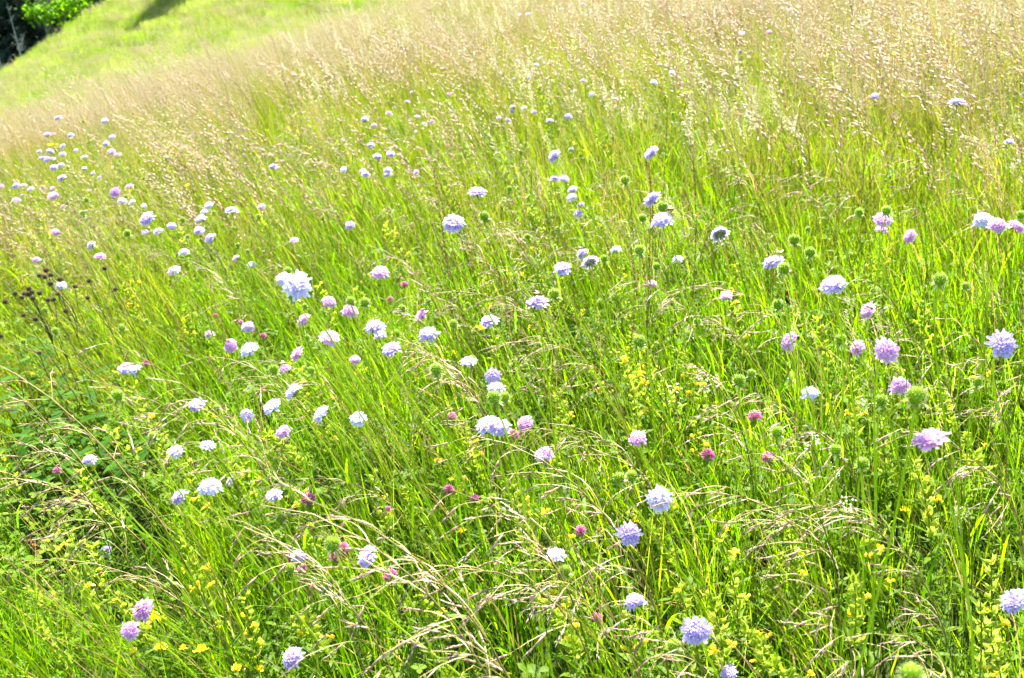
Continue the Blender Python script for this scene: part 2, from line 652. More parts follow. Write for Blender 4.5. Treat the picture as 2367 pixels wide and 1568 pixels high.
def fine_panicle(mb, base, height, wind, mat='tan_panicle', stem='straw_stem', nsp=46, spl=.0098, spw=.0014, plen=.15, spreadw=.040, thick=.0007):
    az = WIND + random.gauss(0, .6)
    pts = curve_pts(base, az, U(0, .15), U(.3, .9) * wind, height, 6, 2)
    mb.ribbon(pts, [thick * 2] * 6 + [thick], Vector((1, 0, 0)) if random.random() < .5 else Vector((.6, .8, 0)), U(0, 1), stem)
    tip, d = pts[-1], (pts[-1] - pts[-2]).normalized()
    t = U(0, 1)
    for k in range(nsp):
        s = k / nsp
        ax = tip - d * plen * (1 - s) + Vector((0, 0, -.01)) * s
        off = Vector((random.gauss(-.3 * wind, .6), random.gauss(0, .6), random.gauss(-.1, .5)))
        q = ax + off * spreadw * (1.05 - s)
        mb.spindle(q, d * .9 + off * .35 + Vector((-.55, 0, -.2)), spl * U(.7, 1.3), spw, min(1, max(0, t + U(-.3, .3))), mat, 3)


def seed_patch(i, n=9, rad=.12, hi=.62, pale=False):
    mb = MB()
    for _ in range(n):
        r, a = rad * math.sqrt(random.random()), U(0, 6.3)
        b = Vector((r * math.cos(a), r * math.sin(a), 0))
        if pale:
            fine_panicle(mb, b, U(.4, .66), .7, 'pale_plume', 'straw_stem', 40, .010, .0032, .10, .011)
        else:
            fine_panicle(mb, b, U(.34, hi), 1.0)
    return mb.mesh('seed_tuft')


tufts = [grass_tuft(i, 14, .12, .35, wind=.55) for i in range(14)] + [grass_tuft(i, 9, .18, .36, (.0026, .0044), 6, .03, wind=.6) for i in range(6)]
tufts += [culm_tuft(i) for i in range(8)]
tufts += [grass_tuft(i, 22, .2, .42, (.0012, .0022), 5, .04, wind=.7) for i in range(4)]
patches = [grass_tuft(i, 150, .10, .28, (.0017, .0036), 4, .22, 'slope_grass', .5) for i in range(8)]
far_patches = [grass_tuft(i, 230, .10, .26, (.005, .010), 3, .5, 'hill_grass', .6) for i in range(8)]
herbs = [herb_clump(i) for i in range(12)]
seedt = [seed_patch(i) for i in range(8)]
palet = [seed_patch(i, 4, .08, .6, True) for i in range(5)]


def scatter(name, meshes, P, label, smin=.8, smax=1.2, yaw=math.pi, tl=.08, category='grass'):
    n = len(P)
    make_scatter(name, meshes, P, rng.uniform(-yaw, yaw, n), rng.normal(0, tl, (n, 2)), rng.uniform(smin, smax, n), rng.integers(0, len(meshes), n), label, category)


P = np.concatenate([fan(.25, 3.0, 400), fan(3.0, 4.2, 120)])
lush = vnoise(P[:, 0], P[:, 1], .35, 3)


def canopy_point(px, py, h):
    best = None
    for dd in np.linspace(.8, 4.5, 120):
        p = at_depth(px, py, dd)
        e = abs(p.z - gz(p.x, p.y) - h)
        if best is None or e < best[0]:
            best = (e, p)
    return best[1]


HOLLOW = [canopy_point(px, py, .26) for px, py in ((40, 770), (110, 800), (70, 850), (150, 860), (30, 900), (110, 930), (190, 940), (240, 980), (150, 1000), (60, 1010), (320, 1000), (210, 880))]
keep = rng.uniform(0, 1, len(P)) < .5 + .6 * lush
for hp in HOLLOW:
    keep &= (np.hypot(P[:, 0] - hp.x, P[:, 1] - hp.y) > .11) | (rng.uniform(0, 1, len(P)) < .3)
for hx, hy, hr in ((-.98, 1.75, .16), (-.80, 1.62, .12), (.05, 1.16, .12), (-.1, 1.08, .10), (.95, 1.30, .10), (1.1, 1.15, .12), (-.35, 1.22, .07), (.45, 1.05, .08)):
    keep &= (np.hypot(P[:, 0] - hx, P[:, 1] - hy) > hr) | (rng.uniform(0, 1, len(P)) < .3)
P = P[keep]
scatter('meadow_grass', tufts, P, 'lush green meadow grass blades between the flowers', .7, 1.15, .7)
P = np.concatenate([fan(2.9, 5.0, 40), fan(5.0, 9, 30), fan(9, 17, 18)])
scatter('grass', patches, P, 'green grass of the meadow beyond the flower drifts', .8, 1.2, .8)
P = np.concatenate([fan(14, 26, 9), fan(26, 62, 5)])
P = P[(P[:, 0] < 9)]
scatter('hill_grass', far_patches, P, 'sunlit yellow-green grass on the far hillside', .8, 1.3)
P = np.concatenate([fan(.35, 3.2, 190), fan(3.2, 6, 45)])
scatter('ground_herbs', herbs, P, 'low leafy herbs and clover leaves under the grass', .55, 1.0, math.pi, .1, 'herbs')


def seed_density(P):
    x, y = P[:, 0], P[:, 1]
    nz = vnoise(x, y, 1.3, 5) * .6 + vnoise(x, y, .45, 6) * .4
    d = np.hypot(x, y)
    nz = nz + np.clip(x - .2, 0, 1) * np.clip((d - 2.6) / 1.5, 0, 1) * .22
    base = np.interp(d, [1, 2.2, 3.5, 6, 9, 14, 30, 60], [.04, .10, .30, .62, .9, .95, .9, .95])
    return np.clip(base * (nz * 2.2 - .25 + .18 * np.clip((d - 3) / 3, 0, 1)), 0, 1)


# ------------------------------------------------------------------ flower parts
def frame_from_axis(ax, spin=0.0):
    ax = ax.normalized()
    q = ax.to_track_quat('Z', 'Y')
    return q @ Euler((0, 0, spin)).to_quaternion()


def scabious_head(mat, i):
    """lilac head, axis +Z, 34 mm across: domed cushion of lobed florets with a fringe of long outer ones"""
    rr = random.Random(100 + i)
    u = rr.uniform
    mb = MB()
    R0 = .017
    dome = .0078 * u(.45, 1.15)
    gaps = (0, .12, .05, .3, .18, .42)[i % 6]
    sag = u(-.25, .22)
    lop = u(0, 6.3)
    mb.ball(Vector((0, 0, .001)), .0072, .0072, .0052, .2, mat, 8, 5)
    # fringe
    for ring, (nf, r_out, el, zc) in enumerate(((16, 1.06, -.2, .0005), (15, .92, .06, .0025), (13, .70, .36, .0045))):
        for k in range(nf):
            a = 2 * math.pi * (k + .5 * ring + u(-.25, .25)) / nf
            if u(0, 1) < gaps * (1.4 if math.cos(a - lop) > 0 else .5):
                continue
            e = el + sag + u(-.2, .2)
            t = u(.1, 1)
            b = Vector((math.cos(a) * .0055, math.sin(a) * .0055, zc))
            for j, (da, ln) in enumerate(((0, 1.0), (-.24, .78), (.24, .78))):
                d = vec(a + da * u(.7, 1.3), e + u(-.1, .1))
                L = (R0 * r_out - .0055) * ln * u(.75, 1.2)
                nrm = Vector((0, 0, 1)) + vec(a, 0) * -.3
                mb.leaf(b, d, nrm, L, .0036 * u(.8, 1.2), t, mat, u(.0, .3), (0, .4, .75, 1), (.35, .6, 1.0, .55), .25)
    # cushion florets
    for k in range(34):
        q = (k + .5) / 34
        th = math.acos(1 - q * .75)
        a = k * 2.39996 + u(-.15, .15)
        nrm = Vector((math.sin(th) * math.cos(a), math.sin(th) * math.sin(a), math.cos(th)))
        b = Vector((nrm.x * .0078, nrm.y * .0078, nrm.z * dome * .55))
        t = u(0, .9)
        for j in range(4):
            s = frame_from_axis(nrm, j * 1.57 + u(-.2, .2)) @ Vector((1, 0, 0))
            mb.leaf(b, nrm * u(1.1, 1.7) + s * .75, nrm, .0062 * u(.8, 1.25), .0027, t, mat, .2, (0, .6, 1), (.4, 1, .4), .2)
        if k % 2 == 0:
            p1 = b + nrm * .0075 + Vector((u(-.001, .001), u(-.001, .001), 0))
            mb.ribbon([b, p1], [.0003, .0003], Vector((-math.sin(a), math.cos(a), 0)), u(0, 1), 'anther')
            mb.spindle(p1, Vector((u(-1, 1), u(-1, 1), .3)), .0016, .0007, u(0, 1), 'anther', 3)
    return mb.mesh('scabious_head')


def involucre(i):
    mb = MB()
    rr = random.Random(i + 7)
    mb.spindle(Vector((0, 0, -.006)), Vector((0, 0, 1)), .006, .010, .3, 'bract', 6, .8)
    for ring, (n, L, e) in enumerate(((9, .0105, -.05), (8, .012, -.3))):
        for k in range(n):
            a = 2 * math.pi * (k + .5 * ring) / n
            mb.leaf(Vector((math.cos(a) * .002, math.sin(a) * .002, -.003)), vec(a, e + rr.uniform(-.15, .15)), Vector((0, 0, 1)), L, .0034, rr.uniform(0, 1), 'bract', .1)
    return mb.mesh('scabious_bracts')


def seed_ball(i):
    """green burr, 17 mm across with bristles, axis +Z"""
    rr = random.Random(i + 40)
    u = rr.uniform
    mb = MB()
    r = .0077
    mb.ball(Vector((0, 0, 0)), r, r, r * 1.05, .35, 'seed_ball', 12, 8)
    for k in range(130):
        z = 1 - 2 * (k + .5) / 130
        a = k * 2.39996
        n_ = Vector((math.sqrt(1 - z * z) * math.cos(a), math.sqrt(1 - z * z) * math.sin(a), z))
        mb.spindle(n_ * (r * .93), n_ + Vector((u(-.2, .2), u(-.2, .2), .15)), .0021, .0012, u(0, 1), 'seed_ball', 3, .35)
        if k % 1 == 0:
            for _ in range(2):
                d = (n_ + Vector((u(-.5, .5), u(-.5, .5), u(-.3, .5)))).normalized()
                sd = d.cross(Vector((u(-1, 1), u(-1, 1), u(-1, 1)))).normalized()
                mb.ribbon([n_ * r, n_ * r + d * u(.0026, .0050)], [.0005, 0], sd, u(0, 1), 'bristle')
    return mb.mesh('seed_ball')


def seed_bracts(i):
    rr = random.Random(i + 90)
    u = rr.uniform
    mb = MB()
    for k in range(9):
        a = 2 * math.pi * k / 9 + u(-.2, .2)
        mb.leaf(Vector((math.cos(a) * .002, math.sin(a) * .002, -.0065)), vec(a, u(-.7, .15)), Vector((0, 0, 1)), u(.009, .014), .0034, u(0, 1), 'bristle' if k % 2 else 'bract', .2)
    return mb.mesh('seed_bracts')


def clover_head(mat, i):
    rr = random.Random(i + 140)
    u = rr.uniform
    mb = MB()
    for k in range(70):
        z = 1 - 1.55 * (k + .5) / 70
        a = k * 2.39996
        s = math.sqrt(max(0, 1 - z * z))
        n_ = Vector((s * math.cos(a), s * math.sin(a), z))
        d = n_ + Vector((0, 0, .55))
        mb.spindle(n_ * .004, d, u(.0085, .0115), .0028, u(0, 1) if z > 0 else u(0, .5), mat, 4, .7, .6)
    mb.ball(Vector((0, 0, 0)), .0045, .0045, .004, .5, 'herb_leaf', 6, 4)
    for k in range(3):
        mb.leaf(Vector((0, 0, -.004)), vec(k * 2.1 + i, -.1), Vector((0, 0, 1)), .018, .011, u(0, 1), 'herb_leaf', .3)
    return mb.mesh('clover_head')


def dry_ball(i):
    rr = random.Random(i + 170)
    u = rr.uniform
    mb = MB()
    mb.ball(Vector((0, 0, 0)), .0062, .0062, .0056, .2, 'dry_head', 9, 6)
    for k in range(90):
        z = 1 - 1.8 * (k + .5) / 90
        a = k * 2.39996
        s = math.sqrt(max(0, 1 - z * z))
        n_ = Vector((s * math.cos(a), s * math.sin(a), z))
        mb.spindle(n_ * .0052, n_ + Vector((0, 0, .3)), u(.003, .0052), .0016, u(0, 1), 'dry_head', 3, .3)
    return mb.mesh('dry_head')


HEADS = {c: [scabious_head('petal_' + c, i + j * 10) for i in range(9)] for j, c in enumerate(('lilac', 'pink', 'pale'))}
INVOL = [involucre(i) for i in range(3)]
BALLS = [seed_ball(i) for i in range(4)]
BBRACT = [seed_bracts(i) for i in range(3)]
CLOVER = [clover_head('clover_petal', i) for i in range(4)]
CLOVERW = [clover_head('clover_wilted', 10 + i) for i in range(2)]
DRY = [dry_ball(i) for i in range(3)]


# ------------------------------------------------------------------ placing a head seen in the photograph at its real distance
KPX = FPX


def solve(px, py, w, size, hlo, hhi, slo=.78, shi=1.3):
    """distance at which a head of the natural size spans w px and stands hlo..hhi above the ground; returns point, scale"""
    d0 = KPX * size / w
    best = None
    for s in np.linspace(slo, shi, 27):
        p = at_depth(px, py, d0 * s)
        h = p.z - gz(p.x, p.y)
        pen = max(0, hlo - h, h - hhi) * 8 + abs(math.log(s))
        if best is None or pen < best[0]:
            best = (pen, p, s, h)
    return best[1], best[2], best[3]


def stem_between(base, head, axis, r0, r1, mat, n=9, bow=.12):
    """stalk that leaves the ground upright and meets the head along its axis"""
    h = (head - base).length
    c1 = base + Vector((0, 0, h * .45)) + Vector((U(-.02, .02), U(-.02, .02), 0))
    c2 = head - axis.normalized() * (h * .22)
    pts = []
    for i in range(n + 1):
        t = i / n
        q = (1 - t) ** 3 * base + 3 * (1 - t) ** 2 * t * c1 + 3 * (1 - t) * t * t * c2 + t ** 3 * head
        pts.append(q)
    mb = MB()
    mb.tube([p - base for p in pts], list(np.linspace(r0, r1, n + 1)), U(0, 1), mat, 5)
    return mb, pts


def plant(name, base):
    e = link(name, None)
    e.location = base
    e.empty_display_size = .02
    return e


def put(name, mesh, parent, loc, quat=None, s=1.0):
    o = link(name, mesh, parent)
    o.location = loc
    if quat is not None:
        o.rotation_mode = 'QUATERNION'
        o.rotation_quaternion = quat
    o.scale = (s, s, s)
    return o


def lean_base(head, h, k):
    """where the stalk of a wind-leaned head is rooted: upwind (to +x) of the head"""
    for _ in range(4):
        bx = head.x + k * h + random.gauss(0, .03)
        by = head.y + U(-.05, .10) * h
    return Vector((bx, by, gz(bx, by)))


AXIS = {'': None, 'L': (-.75, -.1, .65), 'l': (-.4, -.1, .9), 'R': (.6, -.2, .75), 'F': (-.1, -.75, .65), 'K': (-.25, .85, .35), 'S': (-.9, .0, .35)}

LEAF_LANCE = []
for i in range(4):
    mb = MB()
    mb.leaf(Vector((0, 0, 0)), Vector((1, 0, .55)), Vector((0, 0, 1)), .09, .016, U(0, 1), 'herb_leaf', .35, (0, .2, .5, .8, 1), (.25, .75, 1, .6, 0))
    LEAF_LANCE.append(mb.mesh('lance_leaf'))

DARK_LEAF = []
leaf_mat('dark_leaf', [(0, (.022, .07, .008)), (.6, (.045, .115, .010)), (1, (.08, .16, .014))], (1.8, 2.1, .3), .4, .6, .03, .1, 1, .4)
for i in range(4):
    mb = MB()
    mb.leaf(Vector((0, 0, 0)), Vector((1, 0, .5)), Vector((0, 0, 1)), .11, .030, U(0, 1), 'dark_leaf', .4, (0, .15, .3, .45, .6, .8, 1), (.2, .75, .6, 1, .75, .7, 0))
    DARK_LEAF.append(mb.mesh('dark_leaf'))
DWHERE = ('under the dried heads', 'beside the dried heads', 'at the top of the dark hollow', 'on the upper edge of the hollow', 'low under long brome', 'in the middle of the hollow', 'beside the burr over the hollow', 'below the burr over the hollow', 'at the bottom of the hollow', 'under the arching brome stalks', 'on the flower side of the hollow', 'behind the burr over the hollow')
for k, hp in enumerate(HOLLOW):
    base = Vector((hp.x, hp.y, gz(hp.x, hp.y)))
    root = plant('leafy_herb', base)
    pts = curve_pts(Vector((0, 0, 0)), WIND + U(-1, 1), .05, .4, U(.24, .34), 8)
    mb = MB()
    mb.tube(pts, list(np.linspace(.002, .001, 9)), U(0, 1), 'dark_stem', 5)
    put('stem', mb.mesh('herb_stem'), root, (0, 0, 0))
    for j in range(9):
        put('leaf', random.choice(DARK_LEAF), root, pts[1 + (j * 7) // 9], Euler((U(-.2, .2), U(-.3, .3), j * 2.4 + U(-.3, .3))).to_quaternion(), U(.55, 1.0))
    tag(root, f'dark green leafy herb with toothed leaves, {DWHERE[k]}', 'herb', 'dark leafy herbs in the hollow')

# x, y, width in the 2367 px wide picture, colour, pose
SCAB = '''134 273 18 b;242 279 17 b;109 312 18 b;124 310 10 p;163 313 16 b;259 317 15 b;244 332 15 b;144 339 16 b;89 334 9 p;90 351 12 b;115 350 16 b;144 357 18 b;175 348 12 w;258 351 17 p;271 358 16 p;195 364 18 b
96 366 16 b;108 369 15 b;122 367 14 b;125 387 18 b;140 382 16 b;160 378 10 w;195 390 14 b;143 413 24 b;214 402 13 b;228 412 12 b;37 429 20 b;55 429 14 b;71 437 17 b;98 436 14 p;120 437 16 p;123 453 24 p
38 463 20 b;3 431 14 p;50 453 12 b;266 445 25 p F;299 431 20 p;282 464 20 w;305 469 22 w L;333 477 16 w;146 478 14 p;206 440 12 p;40 508 10 p;121 520 10 p
340 505 38 b;365 535 24 b;335 537 16 b;397 522 22 b;463 506 27 w;460 533 24 b;482 475 22 w;471 490 18 w;536 487 32 w;485 551 26 b;604 478 20 p;425 584 27 w;402 626 28 w;354 473 13 b;378 470 9 b;403 473 9 b
632 385 20 b;641 389 15 b;638 433 11 b;655 430 10 b;670 408 10 b;128 537 20 p;211 568 22 w S;231 593 23 p;84 601 20 p;284 617 14 p;545 598 22 p L;582 612 20 w;680 555 20 p;604 537 14 w;628 580 10 b;141 660 24 w
1201 34 9 w;1220 33 9 w;1297 21 9 b;1345 10 8 b;1197 142 10 w;1246 136 10 w;1239 150 14 w;1258 145 9 w;1226 170 11 w;1188 183 10 b;1223 181 11 w;1348 187 13 b;1328 211 11 w;1367 218 14 w;1422 229 14 w;1512 190 18 w;1553 168 16 w
1462 75 9 b;1185 248 14 b;1184 257 14 b;1211 250 14 w;1234 259 14 b;1152 272 13 w;1175 278 13 b;1270 279 18 b;1314 269 18 b;1302 244 11 p;1361 329 12 b;1320 345 14 w;1165 293 9 b;1037 218 12 p;952 213 10 w;942 236 13 p;899 262 17 p
910 249 10 w;837 258 10 p;843 276 18 b;864 290 14 p;949 279 12 b;965 270 13 p;981 286 13 b;998 282 12 p;962 305 12 w;949 312 9 b;1023 298 10 p;967 330 9 b;1045 130 8 b;1033 138 8 b;857 336 17 b;903 356 20 b;873 362 20 b;792 324 12 b
807 313 10 b;838 395 18 p;845 403 22 b;897 394 20 b;896 403 18 b;962 398 18 p;963 428 13 w;794 392 18 w;858 390 11 p;809 520 22 b;987 494 12 p;1103 445 43 b;1048 516 50 b;1282 363 36 b S;1505 353 38 b L;1282 414 21 b;1303 413 22 b
1274 436 14 p;1324 439 22 b;1350 438 14 w;1321 457 22 w;1342 474 20 p;1337 495 20 b;1507 461 38 b L;1530 508 55 b;1715 77 13 w;1778 74 13 p;1711 119 12 b;2022 222 18 b;2212 237 36 b;2333 328 22 b;2364 220 14 b;1577 281 10 b
2040 508 40 p;2270 508 40 w;2306 521 42 p;2348 524 40 p;687 659 66 w;655 644 42 w;761 697 30 p;700 740 38 p L;762 782 46 p;484 772 22 p;573 756 28 b;533 799 33 p F;575 808 42 w l;687 819 40 p L;658 852 28 p;291 851 34 b
315 856 34 w L;677 906 48 w L;456 936 42 b;628 940 46 w;571 960 31 b F;741 958 48 w L;655 997 38 p;406 1043 36 w;479 1030 38 w;139 1034 14 w;879 630 43 p;866 755 44 b;878 774 28 b;905 808 46 b;991 772 44 b;972 730 34 p L;1036 767 20 p L;1131 743 44 b
1242 701 50 b;1300 621 44 b;1345 587 30 b S;1364 606 38 b K;1424 577 26 w;1505 657 26 p;1567 599 26 w;809 718 36 p;821 831 26 p;1083 836 38 w;1139 869 34 b F;1147 898 42 w;1130 982 60 b;1160 988 48 b;1212 978 40 p;829 968 40 w;1475 1014 44 p
1663 541 42 b K;2037 531 28 p;2102 546 36 p S;1787 605 48 b;1925 657 58 b;1680 683 32 p;2006 719 44 p S;1822 790 48 p S;1982 804 42 p S;2049 810 60 p F;2316 798 62 b F;2082 893 46 p F;1871 909 40 w;2149 1017 85 p;1693 864 18 b
207 1063 34 b;484 1125 60 w;535 1113 28 w;415 1149 44 b L;632 1144 38 b;243 1275 28 b;691 1286 38 b;331 1411 54 p F;301 1457 52 p F;676 1521 58 b L;849 1285 58 b L;1256 1051 48 p;1525 1154 55 w F;1455 1236 56 b F;1285 1283 44 w;1467 1390 52 b l
1609 1457 64 b F;2343 1389 56 b L;1684 1555 42 b;2042 1105 20 b;185 1117 18 w'''

COLOUR = {'b': 'lilac', 'p': 'pink', 'w': 'pale'}
WORD = {'b': 'lilac-blue', 'p': 'pink-mauve', 'w': 'very pale lilac'}
POSEW = {'': 'domed head held level', 'l': 'head tipped slightly downwind', 'L': 'head tipped over to one side', 'R': 'head tipped upwind', 'F': 'disc turned up to view', 'K': 'head turned away showing its green back', 'S': 'head hanging on its side'}
SPECIAL = {
    (1242, 701): 'lilac-blue scabious with a honeybee on top of its dome', (1530, 508): 'large lilac-blue scabious with a bee at its rim, touching a green burr',
    (1787, 605): 'lilac-blue scabious with a hoverfly on it, behind a green burr', (1130, 982): 'large deep lilac-blue scabious overlapping a second bloom',
    (1160, 988): 'lilac-blue scabious half hidden behind the large deep lilac bloom', (2149, 1017): 'largest pink-mauve scabious, dome crossed by a burr stalk',
    (331, 1411): 'pink scabious above its twin, yellow trefoil beside it', (301, 1457): 'pink scabious just under its pink twin beside yellow trefoil',
    (687, 659): 'wide white-lilac scabious above a round green burr', (655, 644): 'white-lilac scabious tucked under a small green burr',
    (2006, 719): 'pink-mauve scabious hanging sideways with a bee at its edge', (972, 730): 'small pink-mauve scabious with a bee on its crown',
    (1345, 587): 'lilac-blue scabious hanging sideways above its twin, fly on top', (1364, 606): 'lilac-blue scabious turned away below a sideways twin',
    (1663, 541): 'lilac-blue scabious turned away, dark green bracts in its centre', (1147, 898): 'pale scabious directly behind two touching green burrs',
    (1139, 869): 'small lilac scabious above the pale bloom behind two burrs', (533, 799): 'mauve scabious with a dark insect on it next to a white tipped bloom',
    (575, 808): 'flat white scabious next to a round mauve bloom', (658, 852): 'small pink scabious with a bee beside a green burr',
    (484, 1125): 'wide white-lilac scabious with a small cream bloom at its side', (535, 1113): 'small cream-white scabious beside the wide white-lilac bloom',
    (415, 1149): 'deep lilac-blue scabious tipped sideways near the wide white bloom', (676, 1521): 'lilac scabious behind a fallen grass stalk, lopsided petals',
    (849, 1285): 'deep lilac-blue scabious tipped over beside a drooping brome panicle', (1525, 1154): 'white scabious facing up, a brown grass blade across it',
    (1455, 1236): 'lilac-blue scabious disc beside cream grass spikelets', (1467, 1390): 'lilac-blue scabious with a split, notched head',
    (1609, 1457): 'lilac-blue scabious disc under a pale yellow rattle', (2343, 1389): 'lilac-blue scabious tipped over next to a tall yellow rattle',
    (1684, 1555): 'lilac-blue scabious under a bleached seed tuft', (1925, 657): 'tall lilac-blue scabious on a long bare stalk above the brome',
    (1103, 445): 'lilac-blue scabious standing alone on a tall stalk over brown grass', (1048, 516): 'large lilac-blue scabious on a long leaning stalk near a burr',
    (2049, 810): 'broad pink scabious disc beside a narrow sideways pink bloom', (1982, 804): 'narrow pink scabious sideways between a burr and a broad pink disc',
    (2082, 893): 'pink scabious disc partly behind the largest green burr', (1871, 909): 'white scabious low in the grass beside a tiny pink clover',
    (2212, 237): 'lone lilac-blue scabious standing tall above the tan seeding grass', (340, 505): 'big lilac-blue scabious with smaller blooms just beneath',
    (211, 568): 'pale scabious hanging on its side near the dark dried heads', (141, 660): 'pale scabious behind the dark dried heads',
    (1822, 790): 'pink scabious hanging sideways, crossed by two thin stalks', (2316, 798): 'broad mauve-blue scabious disc beside a leaning grass stalk',
    (2042, 1105): 'small wilting lilac scabious with few petals left', (1282, 363): 'lilac-blue scabious hanging on its side on a leaning stalk, tall above the grass',
}

placed_low = []
BEE_SPOTS = {}


def region_words(p):
    d = math.hypot(p.x, p.y)
    if d > 3.3:
        q = p.x / p.y
        if q < -.3:
            return 'far drift over the dried heads', 'above the dried heads'
        if q < -.06:
            return 'far slope of tan grass', 'on the tan slope'
        return 'far slope of pale grass', 'far up among pale grass'
    if d > 2.0:
        return 'middle meadow', 'among the middle grasses'
    return 'close by', 'among the tall brome and rattle'


def add_scabious(px, py, w, c, pose):
    p, s, h = solve(px, py, w, .034, .44, .88)
    big = w >= 20
    ax = AXIS[pose]
    if ax is None:
        ax = (random.gauss(-.16, .24), random.gauss(-.18, .28), 1)
    ax = Vector(ax)
    base = lean_base(p, h, U(.05, .3) if p.x > .35 * p.y else U(.12, .42))
    root = plant('field_scabious', base)
    off = .004 * s
    mb, pts = stem_between(base, p - ax.normalized() * off, ax, .0019, .0012, 'hairy_stem', 9 if big else 5)
    put('stem', mb.mesh('scabious_stem'), root, (0, 0, 0))
    q = frame_from_axis(ax, U(0, 6.3))
    hd = put('flower_head', random.choice(HEADS[COLOUR[c]]), root, p - base, q, s * U(1.02, 1.14))
    hd.scale = (hd.scale.x * U(.92, 1.06), hd.scale.y * U(.92, 1.06), hd.scale.z * U(.75, 1.05))
    put('bracts', random.choice(INVOL), hd, (0, 0, 0))
    if big:
        for k in range(2):
            put('leaf', random.choice(LEAF_LANCE), root, pts[1 + k] - base, Euler((0, 0, U(0, 6.3))).to_quaternion(), U(.4, .65))
    zone, where = region_words(p)
    lab = SPECIAL.get((px, py)) or f'{WORD[c]} scabious, {POSEW[pose]}, {where}'
    tag(root, lab, 'flower', f'{WORD[c]} scabious flowers, {POSEW[pose]}, {zone}')
    placed_low.append((p, h))
    BEE_SPOTS[(px, py)] = (p, q, s)


for item in SCAB.replace('\n', ';').split(';'):
    f = item.split()
    add_scabious(int(f[0]), int(f[1]), int(f[2]), f[3], f[4] if len(f) > 4 else '')

BURR = '''192 281 8;207 328 7;277 373 8;57 397 7;68 419 7;200 462 13;191 493 13;332 413 8;291 455 9;422 509 14;494 492 10;598 501 13;176 514 8;540 527 10;746 506 10;24 550 7;294 539 17;434 547 11;550 567 12;573 581 11;244 555 8;538 632 10
104 716 13;665 626 18;677 684 26;716 675 18;704 708 14;128 765 17;282 758 17;339 743 13;632 854 23;719 856 18;271 913 27;501 943 17;353 1009 22;499 1016 16;710 780 14;54 790 13;1204 352 10;1178 437 14;1119 500 23;1445 416 22;1532 478 26
1485 504 19;1357 454 10;1324 466 10;1353 501 11;1309 423 10;854 468 9;1556 263 9;1571 269 7;1220 547 15;1177 557 12;1289 530 13;1191 636 15;1478 578 24;1397 598 19;1518 616 19;1571 681 17;1281 679 27;810 696 21;843 699 23;989 696 15;929 713 18
1081 705 13;1100 703 11;1048 748 21;916 772 20;1146 767 14;1008 854 29;1092 830 18;1477 788 30;1142 919 32;1166 918 25;1836 554 26;1872 583 25;1868 530 13;1812 621 29;2173 646 31;1799 705 26;1812 730 16;2019 672 14;2232 661 19;1943 785 27;1708 879 29
1737 863 20;2118 915 46;2037 926 29;2259 883 22;1796 999 28;1931 1040 28;1612 743 18;1986 491 20;2049 487 23;2360 497 21;649 1199 23;640 1236 19;768 1257 37;671 1314 22;1431 1105 29;1460 1100 27;1306 1319 28;1557 1492 34;1994 1071 29;2107 1560 58;165 1266 19'''
BSPECIAL = {
    (2118, 915): 'largest bristly green scabious burr, just above the big pink bloom', (1142, 919): 'green scabious burr touching its smaller twin, over lilac blooms',
    (1166, 918): 'smaller of two touching green burrs above the lilac blooms', (768, 1257): 'bright green burr in front of magenta clover heads',
    (677, 684): 'round dark green burr directly under the wide white bloom', (665, 626): 'small green burr perched over the white-lilac blooms',
    (716, 675): 'green burr at the side of the wide white bloom', (2173, 646): 'tall green burr with a reddish base on a long straight stalk',
    (1812, 621): 'green burr partly covering a lilac bloom with a hoverfly', (1532, 478): 'green burr resting against the large lilac bloom with a bee',
    (2107, 1560): 'blurred large green burr low by the leaning brome tips', (1431, 1105): 'bald green burr beside its bristly twin', (1460, 1100): 'bristly green burr beside its bald twin',
    (1477, 788): 'green burr with long white bracts streaming to one side', (1008, 854): 'round green burr with white bracts on an arched stalk',
    (271, 913): 'green burr over the dark leafy hollow', (2037, 926): 'flat-bottomed green burr beside the largest burr', (632, 854): 'green burr against a small pink bloom',
    (1836, 554): 'green burr on the tallest straight stalk beside a second burr', (1872, 583): 'pale green burr just below the tallest burr',
    (1281, 679): 'green burr beside the lilac bloom with a honeybee', (1092, 830): 'small green burr in front of a pale bloom',
}


def add_burr(px, py, w):
    p, s, h = solve(px, py, w, .0185, .44, .92)
    ax = Vector((random.gauss(-.12, .15), random.gauss(-.08, .15), 1))
    base = lean_base(p, h, U(.02, .18) if p.x > .35 * p.y else U(.1, .4))
    root = plant('scabious_burr', base)
    mb, pts = stem_between(base, p - ax.normalized() * .006 * s, ax, .0019, .0012, 'hairy_stem', 9 if w > 14 else 5)
    put('stem', mb.mesh('burr_stem'), root, (0, 0, 0))
    q = frame_from_axis(ax, U(0, 6.3))
    hd = put('seed_head', random.choice(BALLS), root, p - base, q, s)
    put('bracts', random.choice(BBRACT), hd, (0, 0, 0))
    zone, where = region_words(p)
    lab = BSPECIAL.get((px, py)) or f'round green bristly scabious burr on a thin stalk, {where}'
    tag(root, lab, 'seed head', f'green scabious burrs, {zone}')
    placed_low.append((p, h))


for item in BURR.replace('\n', ';').split(';'):
    a = [int(v) for v in item.split()]
    add_burr(*a)

